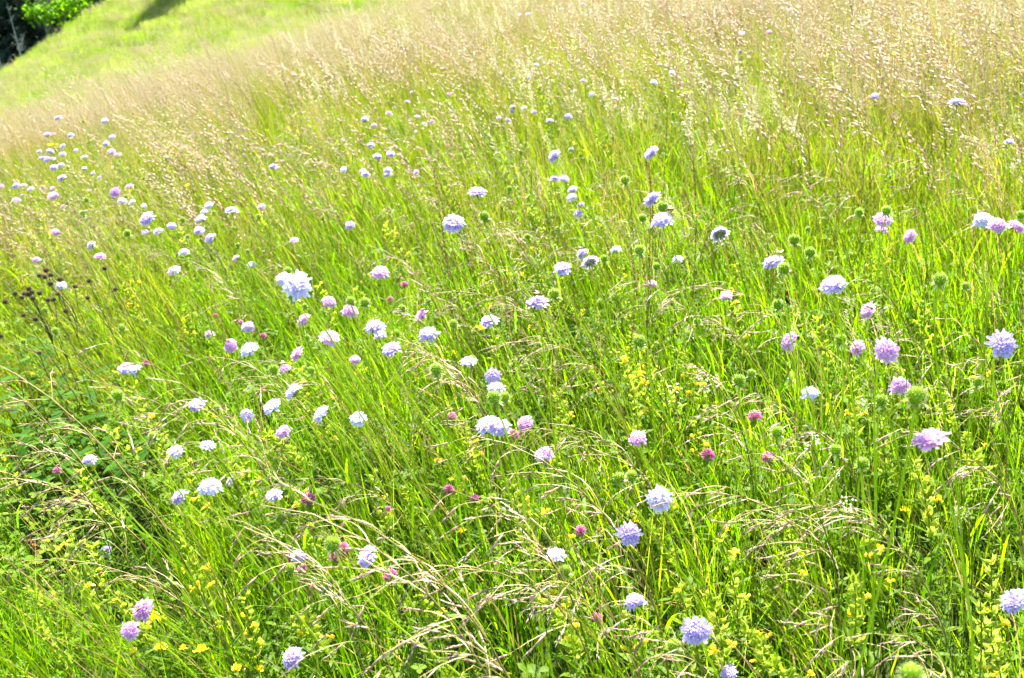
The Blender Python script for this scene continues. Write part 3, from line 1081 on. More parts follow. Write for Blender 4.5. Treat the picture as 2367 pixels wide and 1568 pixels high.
# dark dried heads on branching stalks at one side of the meadow (positions in picture px, grouped into plants)
DRYP = [[(107, 625), (91, 637), (104, 641), (118, 636)], [(139, 647), (116, 656), (134, 680)], [(67, 668), (75, 676), (57, 679), (66, 681), (51, 689), (76, 690), (35, 679)], [(92, 678), (12, 698)], [(111, 694), (124, 693), (82, 738)],
        [(206, 650), (203, 689)], [(242, 621)], [(174, 663), (153, 719)], [(267, 669)], [(55, 729), (2, 777)], [(91, 816)], [(49, 878)]]
DRYLAB = ['cluster', 'open spray', 'dense bunch', 'pair', 'loose group', 'forked stalk', 'single tall head', 'low forked stalk', 'single head by the grass', 'drooping pair', 'lone low head', 'lone head over the dark hollow']
for g, heads in enumerate(DRYP):
    sol = [solve(x, y, 11, .0145, .5, .85, .6, 1.5) for x, y in heads]
    p0, s0, h0 = sol[0]
    base = lean_base(p0, h0, .18)
    root = plant('dried_thistle', base)
    for k, (p, s, h) in enumerate(sol):
        d = (p - Vector((0, 0, CAM_Z)))
        p = Vector((0, 0, CAM_Z)) + d * (p0.y / p.y) if k else p
        ax = Vector((random.gauss(-.1, .2), random.gauss(0, .2), 1))
        st = base if k == 0 else fork
        mb, pts = stem_between(st, p - ax.normalized() * .005, ax, .0014, .0009, 'dark_stem', 7)
        if k == 0:
            fork = pts[4].copy()
        put('stem', mb.mesh('dried_stem'), root, st - base)
        put('dried_head', random.choice(DRY), root, p - base, frame_from_axis(ax, U(0, 6)), s0 * U(.9, 1.15))
    tag(root, f'dark brown dried thistle heads on a thin stalk, {DRYLAB[g]}', 'dried flower', 'dark dried flower heads')

CLOV = '''1045 965 23;1636 1055 34;1776 1060 30;1745 966 34;904 1334 36;1342 1228 27;1250 948 14;793 1270 32;775 1292 28;668 1292 22;697 1318 24;132 1090 20;1190 1119 18;1037 1134 26;1097 1155 24;897 1180 20;1932 1127 18;1813 1038 18;2043 1020 20
935 660 18;902 694 17;498 732 13;587 770 13;608 778 16;556 747 14;402 710 12;745 892 15;1378 1430 26;1413 1475 22;1586 1433 20;1712 1495 16;1990 1562 22;1976 1232 18;713 1157 36;1187 1008 28;1607 1250 16;336 842 18;1298 1332 24;960 1478 18;1230 1395 18'''
CLOVB = '1786 1212 18;2094 1340 16;2188 1323 20;2206 1310 18;2020 1348 16;1450 1472 20;310 930 14;1275 1343 22;1565 1240 14;854 935 12'


def add_clover(px, py, w, dead):
    p, s, h = solve(px, py, w, .025, .30, .55, .7, 1.5)
    ax = Vector((random.gauss(0, .2), random.gauss(-.1, .2), 1))
    base = lean_base(p, h, U(-.1, .25))
    root = plant('red_clover', base)
    mb, pts = stem_between(base, p - ax.normalized() * .003, ax, .0014, .0010, 'hairy_stem', 6)
    put('stem', mb.mesh('clover_stem'), root, (0, 0, 0))
    put('flower_head', random.choice(CLOVERW if dead else CLOVER), root, p - base, frame_from_axis(ax, U(0, 6)), s)
    for k in range(2):
        put('leaf', random.choice(LEAF_LANCE), root, pts[3 + k] - base, Euler((0, 0, U(0, 6.3))).to_quaternion(), .3)
    zone, where = region_words(p)
    tag(root, f'withered brown clover head low in the grass, {zone}' if dead else f'magenta-pink clover head low in the grass, {where}', 'clover', f'withered clover heads, {zone}' if dead else f'magenta clover heads, {zone}')
    placed_low.append((p, h))


for s_, dead in ((CLOV, False), (CLOVB, True)):
    for item in s_.replace('\n', ';').split(';'):
        a = [int(v) for v in item.split()]
        add_clover(*a, dead)


# ------------------------------------------------------------------ seeding grasses: they stand between the blooms, not right in front of them
def clear_view(P):
    keep = np.ones(len(P), bool)
    for p, h in placed_low:
        d = math.hypot(p.x, p.y)
        ux, uy = p.x / d, p.y / d
        along = P[:, 0] * ux + P[:, 1] * uy
        keep &= ~((along < d + .05) & (along > d - .9) & (np.abs(P[:, 0] * uy - P[:, 1] * ux - .06) < .085))
    return P[keep | (rng.uniform(0, 1, len(P)) < .35)]


P = np.concatenate([fan(.9, 4, 34), fan(4, 9, 50), fan(9, 17, 28)])
P = clear_view(P[rng.uniform(0, 1, len(P)) < seed_density(P)])
scatter('seeding_grass', seedt, P, 'haze of tan seeding grass heads over the meadow', .75, 1.15, .5)
def brown_culm(i):
    mb = MB()
    for _ in range(6):
        r, a = .07 * math.sqrt(random.random()), U(0, 6.3)
        az = WIND + random.gauss(0, .9)
        pts = curve_pts(Vector((r * math.cos(a), r * math.sin(a), 0)), az, U(0, .15), U(.1, .6), U(.45, .68), 7, 1.8)
        mb.tube(pts, list(np.linspace(.0011, .0006, 8)), U(0, 1), 'brown_stem', 3)
        for k in range(22):
            f = 4.3 + 2.7 * k / 21
            i0 = min(6, int(f))
            c = pts[i0] + (pts[i0 + 1] - pts[i0]) * (f - i0)
            d = (pts[i0 + 1] - pts[i0]).normalized() + Vector((U(-.5, .3), U(-.5, .5), U(0, .3)))
            mb.spindle(c, d, U(.010, .018), .0022, U(0, 1), 'brown_stem', 3)
    return mb.mesh('brown_culm')


leaf_mat('brown_stem', [(0, (.13, .085, .03)), (.5, (.22, .15, .055)), (1, (.34, .25, .12))], (1.4, 1.2, .8), .35, .5, .2, .2, .8, .3)
def far_seed(i):
    mb = MB()
    for _ in range(16):
        r, a = .45 * math.sqrt(random.random()), U(0, 6.3)
        fine_panicle(mb, Vector((r * math.cos(a), r * math.sin(a), 0)), U(.2, .38), 1.0, 'tan_panicle', 'straw_stem', 16, .016, .0046, .12, .04, .0012)
    return mb.mesh('far_seed_tuft')


P = fan(14, 62, 9)
bv, bu = .94 * P[:, 0] - .35 * P[:, 1], .35 * P[:, 0] + .94 * P[:, 1]
nz = vnoise(bv, bu / 6, 1.5, 77) * .7 + vnoise(P[:, 0], P[:, 1], 1.1, 78) * .3
P = P[(rng.uniform(0, 1, len(P)) < np.clip(nz * 3.4 - 1.15 + np.clip((P[:, 1] - 34) / 20, 0, .5), 0, 1)) & (P[:, 0] < 9)]
scatter('hill_seed_grass', [far_seed(i) for i in range(6)], P, 'streaks of pale straw seeding grass on the far hillside', .8, 1.2, .6)
P = np.concatenate([fan(1.9, 6, 6)])
P = clear_view(P[vnoise(P[:, 0], P[:, 1], .8, 57) > .5])
scatter('brown_grass', [brown_culm(i) for i in range(6)], P, 'upright brown grass culms with narrow ripe heads', .8, 1.1, .6)
P = np.concatenate([fan(3.0, 8, 16)])
m_ = vnoise(P[:, 0], P[:, 1], 1.6, 9) > .48
P = clear_view(P[m_ & (P[:, 0] > -1.2)])
scatter('pale_grass', palet, P, 'pale woolly grass spikes standing in the meadow', .8, 1.15, .5)


# ------------------------------------------------------------------ yellow rattle
def rattle_meshes(i):
    rr = random.Random(300 + i)
    u = rr.uniform
    H = u(.20, .38)
    lean = u(.1, .95)
    pts = curve_pts(Vector((0, 0, 0)), WIND + u(-.8, .8), .02, lean, H, 9, 1.6)
    st = MB()
    st.tube(pts, list(np.linspace(.0013, .0009, 10)), u(0, 1), 'stem_green', 4)
    fo = MB()
    for k in range(2, 6):
        a = k * 1.57 + u(-.2, .2)
        for sg in (0, math.pi):
            fo.leaf(pts[k], vec(a + sg, u(.2, .7)), Vector((0, 0, 1)), u(.026, .04), u(.006, .010), u(0, 1), 'herb_leaf', .35)
    sp = MB()
    blooms = []
    for k in range(6, 10):
        d = (pts[k] - pts[k - 1]).normalized()
        for half in (0, .5):
            c = pts[k - 1] + (pts[k] - pts[k - 1]) * half
            a = (2 * k + half * 2) * 1.57 + u(-.3, .3)
            for sg in (0, math.pi):
                o = vec(a + sg, .55)
                shrink = 1 - .09 * (k - 6)
                rot = frame_from_axis(o, u(0, 3))
                sp.ball(c + o * .008, .0026, .0056 * shrink, .0072 * shrink, u(0, 1), 'rattle_calyx', 7, 5, rot.to_matrix())
                t = u(.2, 1)
                b0 = c - d * .002
                sp.leaf(b0, o + d * u(.2, .9), d, u(.02, .029) * shrink, u(.011, .017) * shrink, t, 'rattle_calyx', .1, (0, .3, .6, 1), (.6, 1, .55, 0))
                for w in (-1, 1):
                    sd = o.cross(d).normalized() * w
                    sp.leaf(b0 + o * .006, o * .7 + sd + d * .5, d, .014, .0046, t, 'rattle_calyx', 0, (0, .5, 1), (1, .6, 0))
                if k >= 7 and u(0, 1) < .5:
                    blooms.append((c + o * .014, o + d * .5))
    if len(blooms) < 3:
        blooms.append((pts[8] + Vector((-.01, -.008, .01)), Vector((-.6, -.6, .4))))
    return st.mesh('rattle_stem'), fo.mesh('rattle_leaves'), sp.mesh('rattle_spike'), blooms[:6], pts[7], H


def rattle_bloom():
    mb = MB()
    z = Vector((0, 0, 1))
    mb.spindle(Vector((0, 0, -.004)), z, .012, .0038, .3, 'yellow_petal', 5, .6)
    mb.ball(Vector((.001, 0, .008)), .0036, .0022, .0026, .7, 'yellow_petal', 6, 4)
    mb.leaf(Vector((-.001, 0, .005)), Vector((-.7, 0, .5)), z, .006, .0046, .5, 'yellow_petal', .5, (0, .5, 1), (.5, 1, .5))
    return mb.mesh('rattle_bloom')


RLOOK = ('without open blossom', 'with one yellow blossom', 'with two yellow blossoms', 'with three yellow blossoms', 'with four yellow blossoms')
RATTLE = [rattle_meshes(i) for i in range(14)]
RBLOOM = rattle_bloom()
RSPOTS = '''400 1285;150 1245;165 1300;210 1335;30 1350;60 1195;260 1300;505 1370;500 1400;640 1330;690 1330;600 1490;545 1520;1075 1095;1165 1135;1310 1330;1290 1400;1430 1345;1450 1380;1670 1400;1650 1290;1665 1330;1700 1300;1620 1260;1760 1310
1850 1260;1940 1330;2050 1180;2020 1260;2320 1350;2300 1370;2230 1490;2340 1540;1810 1450;1870 1420;1640 1430;1560 1350;1410 905;1365 885;1460 960;1500 1000;1480 940;1600 930;1240 1010;1215 960;1090 1010;900 1030;840 1080;720 1090;560 1090
390 1120;260 1080;90 1160;30 1000;160 1080;340 930;395 880;1390 770;1370 760;1130 780;700 900;310 1020;1550 1060;1640 1130;1730 1170;1850 1180;2060 960;2150 1130;2260 1010;2330 960;1950 870;2200 800;1330 1130;1400 1160;1490 1170;1260 1250;980 1260
780 1190;850 1150;460 1000;610 1090;1020 900;1060 950;1200 870;1280 850;1520 850;1580 800;1650 830;1780 860;1900 740;1720 720;2090 770;2250 720;1150 830;1560 760'''
rsol = []
for ri, item in enumerate(RSPOTS.replace('\n', ';').split(';')):
    if ri % 5 == 3:
        continue
    px, py = [int(v) for v in item.split()]
    d = ray(px, py)
    best = None
    for dd in np.linspace(1.0, 3.6, 80):
        p = at_depth(px, py, dd)
        h = p.z - gz(p.x, p.y)
        if best is None or abs(h - .34) < best[0]:
            best = (abs(h - .34), p)
    rsol.append((best[1].x + .05, best[1].y, 1.12))
cand = fan(1.8, 5.5, 26)
nz = vnoise(cand[:, 0], cand[:, 1], .6, 21)
cand = cand[nz > .45]
rng.shuffle(cand)
for q in cand[:200]:
    rsol.append((q[0], q[1], U(.85, 1.15)))
for k, (x, y, s) in enumerate(rsol):
    st, fo, sp, blooms, tip, H = RATTLE[k % len(RATTLE)]
    base = Vector((x, y, gz(x, y)))
    root = plant('yellow_rattle', base)
    root.rotation_euler = (U(-.15, .15), U(-.2, .12), U(-1.2, 1.2))
    root.scale = (s, s, s * U(.8, 1.15))
    put('stem', st, root, (0, 0, 0))
    put('leaves', fo, root, (0, 0, 0))
    so = put('flower_spike', sp, root, (0, 0, 0))
    nb = (4, 2, 3, 1, 4, 0)[k % 6]
    for b, o in blooms[:nb]:
        put('blossom', RBLOOM, so, b, frame_from_axis(o, U(0, 6)), U(.95, 1.3))
    zone, where = region_words(base)
    tag(root, f'yellow rattle spike, pale green pods {RLOOK[nb]}, {where}', 'wildflower', f'yellow rattle {RLOOK[nb]}, {zone}')


# ------------------------------------------------------------------ drooping brome grass
def brome_meshes(i, small=False):
    rr = random.Random(500 + i)
    u = rr.uniform
    H = u(.46, .72)
    az = WIND + u(-.6, .6)
    pts = curve_pts(Vector((0, 0, 0)), az, u(.02, .2), u(.7, 2.1), H, 12, u(1.7, 3.4))
    st = MB()
    tint = u(0, 1)
    st.tube(pts, list(np.linspace(.0014, .0005, 13)), tint, 'straw_stem' if i % 3 else 'stem_green', 4)
    pa = MB()
    pa.tube(pts[6:], list(np.linspace(.0011, .0006, 7)), tint, 'straw_stem', 3)
    for node in range(9):
        f = .56 + .43 * node / 8
        q = f * 12
        i0 = min(11, int(q))
        c = pts[i0] + (pts[i0 + 1] - pts[i0]) * (q - i0)
        ax = (pts[i0 + 1] - pts[i0]).normalized()
        for b in range(2 if node < 6 else 1):
            side = Vector((u(-.8, .7), u(-1.2, 1.2), u(-.6, .7)))
            d0 = (ax * 1.2 + side * .9).normalized()
            L = u(.03, .085) * (1.15 - .09 * node)
            cp = [c]
            d = d0
            dr = u(0, .22)
            for s_ in range(4):
                d = (d + Vector((-.10, 0, -.12 - dr))).normalized()
                cp.append(cp[-1] + d * L / 4)
            wd = d0.cross(Vector((0, 0, 1))).normalized()
            pa.ribbon(cp, [.0008] * 5, wd, tint, 'straw_stem')
            t = u(0, 1)
            nsp = 1 if L < .05 else 2
            for w in range(nsp):
                pos = cp[-1] if w == 0 else cp[2]
                dd = (d + Vector((u(-.35, .3), u(-.5, .5), u(-.9, .2)))).normalized()
                SL = u(.015, .027)
                pa.spindle(pos, dd, SL, u(.0024, .0038), t, 'spikelet', 4, .35, .6)
                for k in range(3):       # flaring glume tips and awns
                    pp = pos + dd * SL * (.45 + .18 * k)
                    aw = (dd + Vector((u(-.2, .2), u(-.25, .25), u(-.2, .2)))).normalized()
                    pa.spindle(pp, aw, SL * .5, .0018, min(1, t + .2), 'spikelet', 3, .3)
                    pa.ribbon([pp + aw * SL * .45, pp + aw * SL * .8], [.0006, 0], wd, t, 'spikelet')
    lf = MB()
    for k in (2, 4):
        bp = pts[k]
        la = U(0, 6.3)
        lp = curve_pts(bp, la, .25, 1.2, u(.1, .18), 6, 1.3)
        lf.ribbon(lp, [.003, .004, .004, .0035, .0026, .0015, 0], Vector((-math.sin(la), math.cos(la), .1)), u(0, 1), 'grass')
    return st.mesh('brome_stem'), pa.mesh('brome_panicle'), lf.mesh('brome_leaf'), pts


BROME = [brome_meshes(i) for i in range(14)]
# centres of panicles picked from the photograph: x, y, length of the drooping part
BSPOTS = '''1060 1395 300;1150 1330 260;960 1330 280;1900 1210 200;1960 1190 220;1780 1180 150;2110 1300 170;2270 1080 140;1950 1450 240;1620 1540 260;2180 1530 240;1330 1110 220;1270 1080 260;760 1130 260;700 1150 200
820 1120 180;690 1290 200;200 1150 200;300 1330 160;90 960 280;40 920 240;180 930 200;380 1000 160;500 960 200;430 980 180;640 890 150;1100 920 140;1060 880 160;1240 850 150;1300 1000 150;1450 1060 160
1700 960 140;1640 740 120;1750 700 110;2060 690 110;1560 690 110;2300 880 160;2360 900 150;2170 850 130;1090 570 110;1210 580 110;960 640 110;1050 690 120;1300 560 100;1650 500 90;1750 470 90;1850 440 90;1950 430 90;2100 420 80;2250 450 90;1420 460 90
1380 520 100;1500 560 100;1580 500 90;60 500 70;520 660 90;640 600 80;700 860 140;560 1000 160;1010 790 110;1160 700 110;1330 820 120;1830 960 130;1890 1000 130;1500 1380 200;1330 1360 220'''
bro = []
for item in BSPOTS.replace('\n', ';').split(';'):
    px, py, w = [int(v) for v in item.split()]
    best = None
    for dd in np.linspace(.7, 4.5, 150):
        p = at_depth(px, py, dd)
        h = p.z - gz(p.x, p.y)
        pen = max(0, .44 - h, h - .66) * 4 + .3 * abs(math.log(dd / (KPX * .14 / w)))
        if best is None or pen < best[0]:
            best = (pen, dd)
    bro.append((px, py, best[1]))
brome_n = 0


def add_brome(x, y, s, yaw, k, mid=None):
    st, pa, lf, pts = BROME[k % len(BROME)]
    base = Vector((x, y, gz(x, y)))
    if mid is not None:             # stand so that the panicle hangs at the surveyed point
        m = (Matrix.Rotation(yaw, 3, 'Z') @ pts[9])
        gzv = gz(mid.x - m.x * s, mid.y - m.y * s)
        s = max(.6, min(1.45, (mid.z - gzv) / m.z))
        base = Vector((mid.x - m.x * s, mid.y - m.y * s, 0))
        base.z = gz(base.x, base.y)
    root = plant('brome_grass', base)
    root.rotation_euler = (0, 0, yaw)
    root.scale = (s, s, s)
    put('stem', st, root, (0, 0, 0))
    put('panicle', pa, root, (0, 0, 0))
    put('leaf', lf, root, (0, 0, 0))
    zone, where = region_words(base)
    look = ('straw-coloured', 'purplish tan', 'pale tan')[k % 3]
    tag(root, f'arching {look} brome grass with drooping spikelets, {where}', 'grass stalk', f'{look} brome grasses, {zone}')


for k, (px, py, dist) in enumerate(bro):
    mid = at_depth(px, py, dist)
    add_brome(0, 0, 1.0, random.gauss(0, .25), k, mid)
cand = fan(1.9, 4.6, 24)
nz = vnoise(cand[:, 0], cand[:, 1], .55, 33)
cand = cand[nz > .42]
rng.shuffle(cand)
for k, q in enumerate(cand[:300 - len(bro)]):
    add_brome(q[0], q[1], U(.75, 1.05), random.gauss(0, .4), k + 3)


def brome_join(i):
    mb = MB()
    rr = random.Random(900 + i)
    for j in range(5):
        b = Vector((rr.uniform(-.14, .14), rr.uniform(-.14, .14), 0))
        az = WIND + rr.uniform(-.5, .5)
        pts = curve_pts(b, az, .05, rr.uniform(.8, 1.5), rr.uniform(.45, .68), 7, 2.2)
        mb.ribbon(pts, [.002] * 7 + [.001], Vector((0, 1, 0)), rr.random(), 'straw_stem')
        for k in range(16):
            f = 3.6 + 3.3 * k / 15
            i0 = min(6, int(f))
            c = pts[i0] + (pts[i0 + 1] - pts[i0]) * (f - i0)
            d = (pts[i0 + 1] - pts[i0]).normalized() + Vector((rr.uniform(-.5, .2), rr.uniform(-.7, .7), rr.uniform(-.6, .3)))
            mb.spindle(c + d * .012, d, rr.uniform(.02, .032), .0055, rr.random(), 'spikelet', 3)
    return mb.mesh('brome_tuft')


P = np.concatenate([fan(3.2, 6, 24), fan(6, 10, 11)])
P = clear_view(P[vnoise(P[:, 0], P[:, 1], .9, 41) > .44 - .16 * np.clip(P[:, 0], 0, 1)])
scatter('brome_grasses', [brome_join(i) for i in range(6)], P, 'many more brome stalks with drooping tan spikelets further off', .8, 1.1, .4)


# ------------------------------------------------------------------ small yellow and white flowers, sorrel
def trefoil_meshes(i):
    rr = random.Random(700 + i)
    u = rr.uniform
    mb = MB()
    n = 4 + i % 3
    for k in range(n):
        a = 2 * math.pi * k / n + u(-.3, .3)
        o = vec(a, u(.1, .8))
        mb.spindle(Vector((0, 0, 0)), o, .008, .003, u(0, 1), 'yellow_petal', 4)
        mb.leaf(o * .005, o * .3 + Vector((0, 0, 1)), o * -1, .009, .009, u(0, 1), 'yellow_petal', -.2, (0, .4, .8, 1), (.4, .9, 1, .6))
        for w in (-1, 1):
            sd = o.cross(Vector((0, 0, 1))).normalized() * w * .35
            mb.leaf(o * .004, o + sd, Vector((0, 0, 1)), .009, .005, u(0, 1), 'yellow_petal', .1, (0, .5, 1), (.4, 1, .5))
    return mb.mesh('trefoil_flower')


def buttercup_mesh():
    mb = MB()
    for k in range(5):
        mb.leaf(Vector((0, 0, 0)), vec(k * 1.2566, .45), Vector((0, 0, 1)), .0115, .011, .4 + .1 * k, 'yellow_petal', -.25, (0, .4, .8, 1), (.3, .9, 1, .6))
    mb.ball(Vector((0, 0, .002)), .003, .003, .0025, 0, 'yellow_petal', 6, 4)
    return mb.mesh('buttercup_flower')


def bedstraw_mesh(i):
    rr = random.Random(800 + i)
    u = rr.uniform
    mb = MB()
    for k in range(26):
        p = Vector((u(-.022, .022), u(-.022, .022), u(-.045, .01)))
        mb.ribbon([Vector((0, 0, -.05)), p], [.0006, .0005], Vector((u(-1, 1), u(-1, 1), 0)).normalized(), u(0, 1), 'stem_green')
        for j in range(4):
            mb.leaf(p, vec(j * 1.57 + k, .2), Vector((0, 0, 1)), .0034, .0022, u(0, 1), 'white_petal', 0, (0, .5, 1), (.5, 1, .3))
    return mb.mesh('bedstraw_blossom')


def sorrel_mesh(i):
    rr = random.Random(850 + i)
    u = rr.uniform
    mb = MB()
    for k in range(90):
        z = -u(0, .16)
        a = u(0, 6.3)
        r = (.003 + .012 * -z / .16) * u(.4, 1.2)
        p = Vector((r * math.cos(a), r * math.sin(a), z))
        mb.leaf(p, vec(a, u(-.6, .6)), Vector((0, 0, 1)), .0055, .0045, u(0, 1), 'sorrel_seed', .1, (0, .5, 1), (.5, 1, .4))
    mb.tube([Vector((0, 0, -.17)), Vector((0, 0, 0))], [.0012, .0006], .3, 'sorrel_seed', 4)
    return mb.mesh('sorrel_spike')


TREF = [trefoil_meshes(i) for i in range(4)]
BUTT = buttercup_mesh()
BEDS = [bedstraw_mesh(i) for i in range(4)]
SORR = [sorrel_mesh(i) for i in range(3)]


def add_small(name, part, meshes, px, py, w, size, hlo, hhi, stemmat, label, cat, group, lean=.1):
    p, s, h = solve(px, py, w, size, hlo, hhi, .7, 1.6)
    ax = Vector((random.gauss(-.1, .2), random.gauss(-.1, .2), 1))
    base = lean_base(p, h, lean)
    root = plant(name, base)
    mb, pts = stem_between(base, p, ax, .0012, .0007, stemmat, 6)
    put('stem', mb.mesh(name + '_stem'), root, (0, 0, 0))
    put(part, random.choice(meshes), root, p - base, frame_from_axis(ax, U(0, 6)), s)
    zone, where = region_words(p)
    tag(root, label + ', ' + where, cat, group + ', ' + zone)
    placed_low.append((p, h))


for px, py, w in ((352, 1428, 30), (338, 1448, 24), (375, 1432, 20), (465, 1507, 34), (310, 1507, 20), (372, 1500, 30), (505, 1447, 24), (548, 1546, 24), (575, 1545, 24), (600, 1548, 22), (1068, 1232, 26), (1012, 1068, 20), (1052, 1068, 16), (1310, 1335, 22),
                  (1385, 1234, 18), (1500, 1132, 16), (1560, 1330, 16), (1965, 1420, 26), (2090, 1180, 20), (2030, 1268, 20), (860, 1300, 0), (480, 1315, 24), (425, 1500, 20), (65, 1105, 16), (220, 1085, 16), (300, 860, 18), (290, 905, 14), (105, 1035, 12), (1110, 760, 22), (1145, 775, 18)):
    if w:
        add_small('yellow_trefoil', 'flower_head', TREF, px, py, w, .022, .14, .42, 'stem_green', 'golden yellow trefoil flowers in a small cluster', 'wildflower', 'golden trefoil clusters')
for px, py, w in ((2100, 98, 11), (2122, 69, 10), (2068, 127, 13), (2092, 132, 10), (2162, 155, 9), (2346, 145, 9), (2317, 178, 9), (2328, 182, 8), (2360, 168, 8), (115, 337, 10), (122, 336, 9), (131, 336, 8), (430, 432, 9), (436, 428, 8)):
    add_small('buttercup', 'flower', [BUTT], px, py, w, .021, .35, .85, 'stem_green', 'bright yellow buttercup', 'flower', 'yellow buttercups')
for px, py, w in ((24, 1280, 26), (60, 1380, 26), (100, 1440, 26), (85, 1505, 24), (1930, 1070, 40), (1880, 1015, 44), (1960, 1165, 50), (1995, 1140, 40), (2010, 1185, 40), (2220, 1180, 50), (2280, 1230, 40), (1615, 860, 40), (1640, 880, 50), (1560, 900, 40), (2220, 700, 30), (1800, 700, 30), (1500, 880, 34), (2290, 340, 30), (2345, 370, 30), (2350, 270, 26), (1920, 700, 30), (1840, 870, 34), (1990, 930, 40)):
    add_small('white_bedstraw', 'blossom', BEDS, px, py, w, .05, .2, .5, 'stem_green', 'frothy white bedstraw blossom', 'wildflower', 'white bedstraw plants')
for px, py, w in ((68, 1240, 120), (1030, 1240, 60), (838, 870, 90), (1055, 290, 40), (1070, 310, 34), (1270, 1100, 90), (245, 1520, 60), (740, 880, 80), (1400, 1530, 60)):
    add_small('sorrel', 'seed_spike', SORR, px, py, w, .16, .3, .75, 'straw_stem', 'rusty red-brown sorrel spike', 'wildflower', 'rusty sorrel spikes')


# ------------------------------------------------------------------ bees and flies on the blooms
def insect_meshes():
    b = MB()
    b.ball(Vector((0, 0, .0030)), .0028, .0022, .0022, 0, 'bee_body', 8, 6)
    b.ball(Vector((-.0058, 0, .0027)), .0042, .0021, .0021, 0, 'bee_body', 8, 6)
    b.ball(Vector((.0036, 0, .0026)), .0015, .0016, .0015, 0, 'bee_body', 7, 5)
    for sg in (-1, 1):
        for k in range(3):
            x = -.001 + .0013 * k
            b.tube([Vector((x, sg * .001, .002)), Vector((x + .0006 * (k - 1), sg * .0032, .0028)), Vector((x + .001 * (k - 1), sg * .0044, -.001))], [.0003, .00025, .0002], 0, 'bee_body', 4)
        b.tube([Vector((.0046, sg * .0005, .003)), Vector((.0068, sg * .0014, .0042))], [.0002, .0001], 0, 'bee_body', 3)
    w = MB()
    w.leaf(Vector((0, 0, 0)), Vector((-1, .55, .25)), Vector((0, 0, 1)), .009, .0034, .5, 'bee_wing', 0, (0, .3, .7, 1), (.3, .8, 1, .4), 0)
    w2 = MB()
    w2.leaf(Vector((0, 0, 0)), Vector((-1, -.55, .25)), Vector((0, 0, 1)), .009, .0034, .5, 'bee_wing', 0, (0, .3, .7, 1), (.3, .8, 1, .4), 0)
    return b.mesh('bee_body'), w.mesh('bee_wing'), w2.mesh('bee_wing')


IB, IW, IW2 = insect_meshes()
for key, off, lab in (((1242, 701), (.003, .002, .012), 'honeybee on the dome of a lilac scabious beside a burr'), ((1530, 508), (.009, .006, .010), 'bee at the rim of the large lilac scabious under a burr'),
                      ((972, 730), (.001, .004, .011), 'bee on the crown of a small mauve scabious'), ((1787, 605), (.010, .004, .010), 'hoverfly on the lilac scabious behind a burr'),
                      ((2006, 719), (-.004, -.010, .010), 'bee at the edge of a sideways pink scabious'), ((1345, 587), (0, .006, .010), 'fly on the upper of two sideways lilac scabious'),
                      ((533, 799), (-.010, .006, .008), 'dark insect at the edge of a mauve scabious'), ((658, 852), (0, .005, .010), 'bee on a small pink scabious beside a burr'), ((331, 1411), (-.004, -.012, .008), 'small dark beetle-like bee between two pink scabious')):
    p, q, s = BEE_SPOTS[key]
    e = plant('bee', p + (q @ Vector(off)) * s)
    e.rotation_euler = (0, 0, U(0, 6.3))
    e.location = p + Vector(off) * s
    put('body', IB, e, (0, 0, 0))
    put('wing', IW, e, (-.0005, .0012, .0045))
    put('wing', IW2, e, (-.0005, -.0012, .0045))
    tag(e, lab, 'insect', 'insects on the blooms')


# ------------------------------------------------------------------ the wood beyond the hill
def conifer(i, H=24, Rr=3.2, low=.06):
    rr = random.Random(1000 + i)
    u = rr.uniform
    t = MB()
    t.tube([Vector((0, 0, -.5)), Vector((0, 0, H * .5)), Vector((0, 0, H))], [.26 * H / 24, .16 * H / 24, .01], .3, 'bark', 7)
    c = MB()
    z = H * low
    while z < H * .98:
        f = (z - H * low) / (H * (1 - low))
        L = Rr * (1 - f) ** .8 * u(.8, 1.1) + .15
        nb = 7 if f < .7 else 5
        for k in range(nb):
            a = 2 * math.pi * k / nb + u(0, 1)
            pts = [Vector((0, 0, z))]
            for s_ in range(5):
                pts.append(Vector((math.cos(a), math.sin(a), 0)) * (L * (s_ + 1) / 5) + Vector((0, 0, z - .28 * L * ((s_ + 1) / 5) ** 1.3)))
            c.tube(pts[::2] + [pts[-1]], [.03, .02, .012, .005], .2, 'bark', 3)
            for s_ in range(1, 6):
                for w in range(4):
                    d = Vector((math.cos(a + u(-1.2, 1.2)), math.sin(a + u(-1.2, 1.2)), u(-.9, .1)))
                    c.leaf(pts[s_] + Vector((u(-.1, .1), u(-.1, .1), 0)), d, Vector((0, 0, 1)), u(.35, .75), u(.14, .26), u(0, 1), 'needle', .4, (0, .4, .8, 1), (.4, 1, .7, 0))
        z += H * .028 * u(.8, 1.2)
    return t.mesh('conifer_trunk'), c.mesh('conifer_crown')


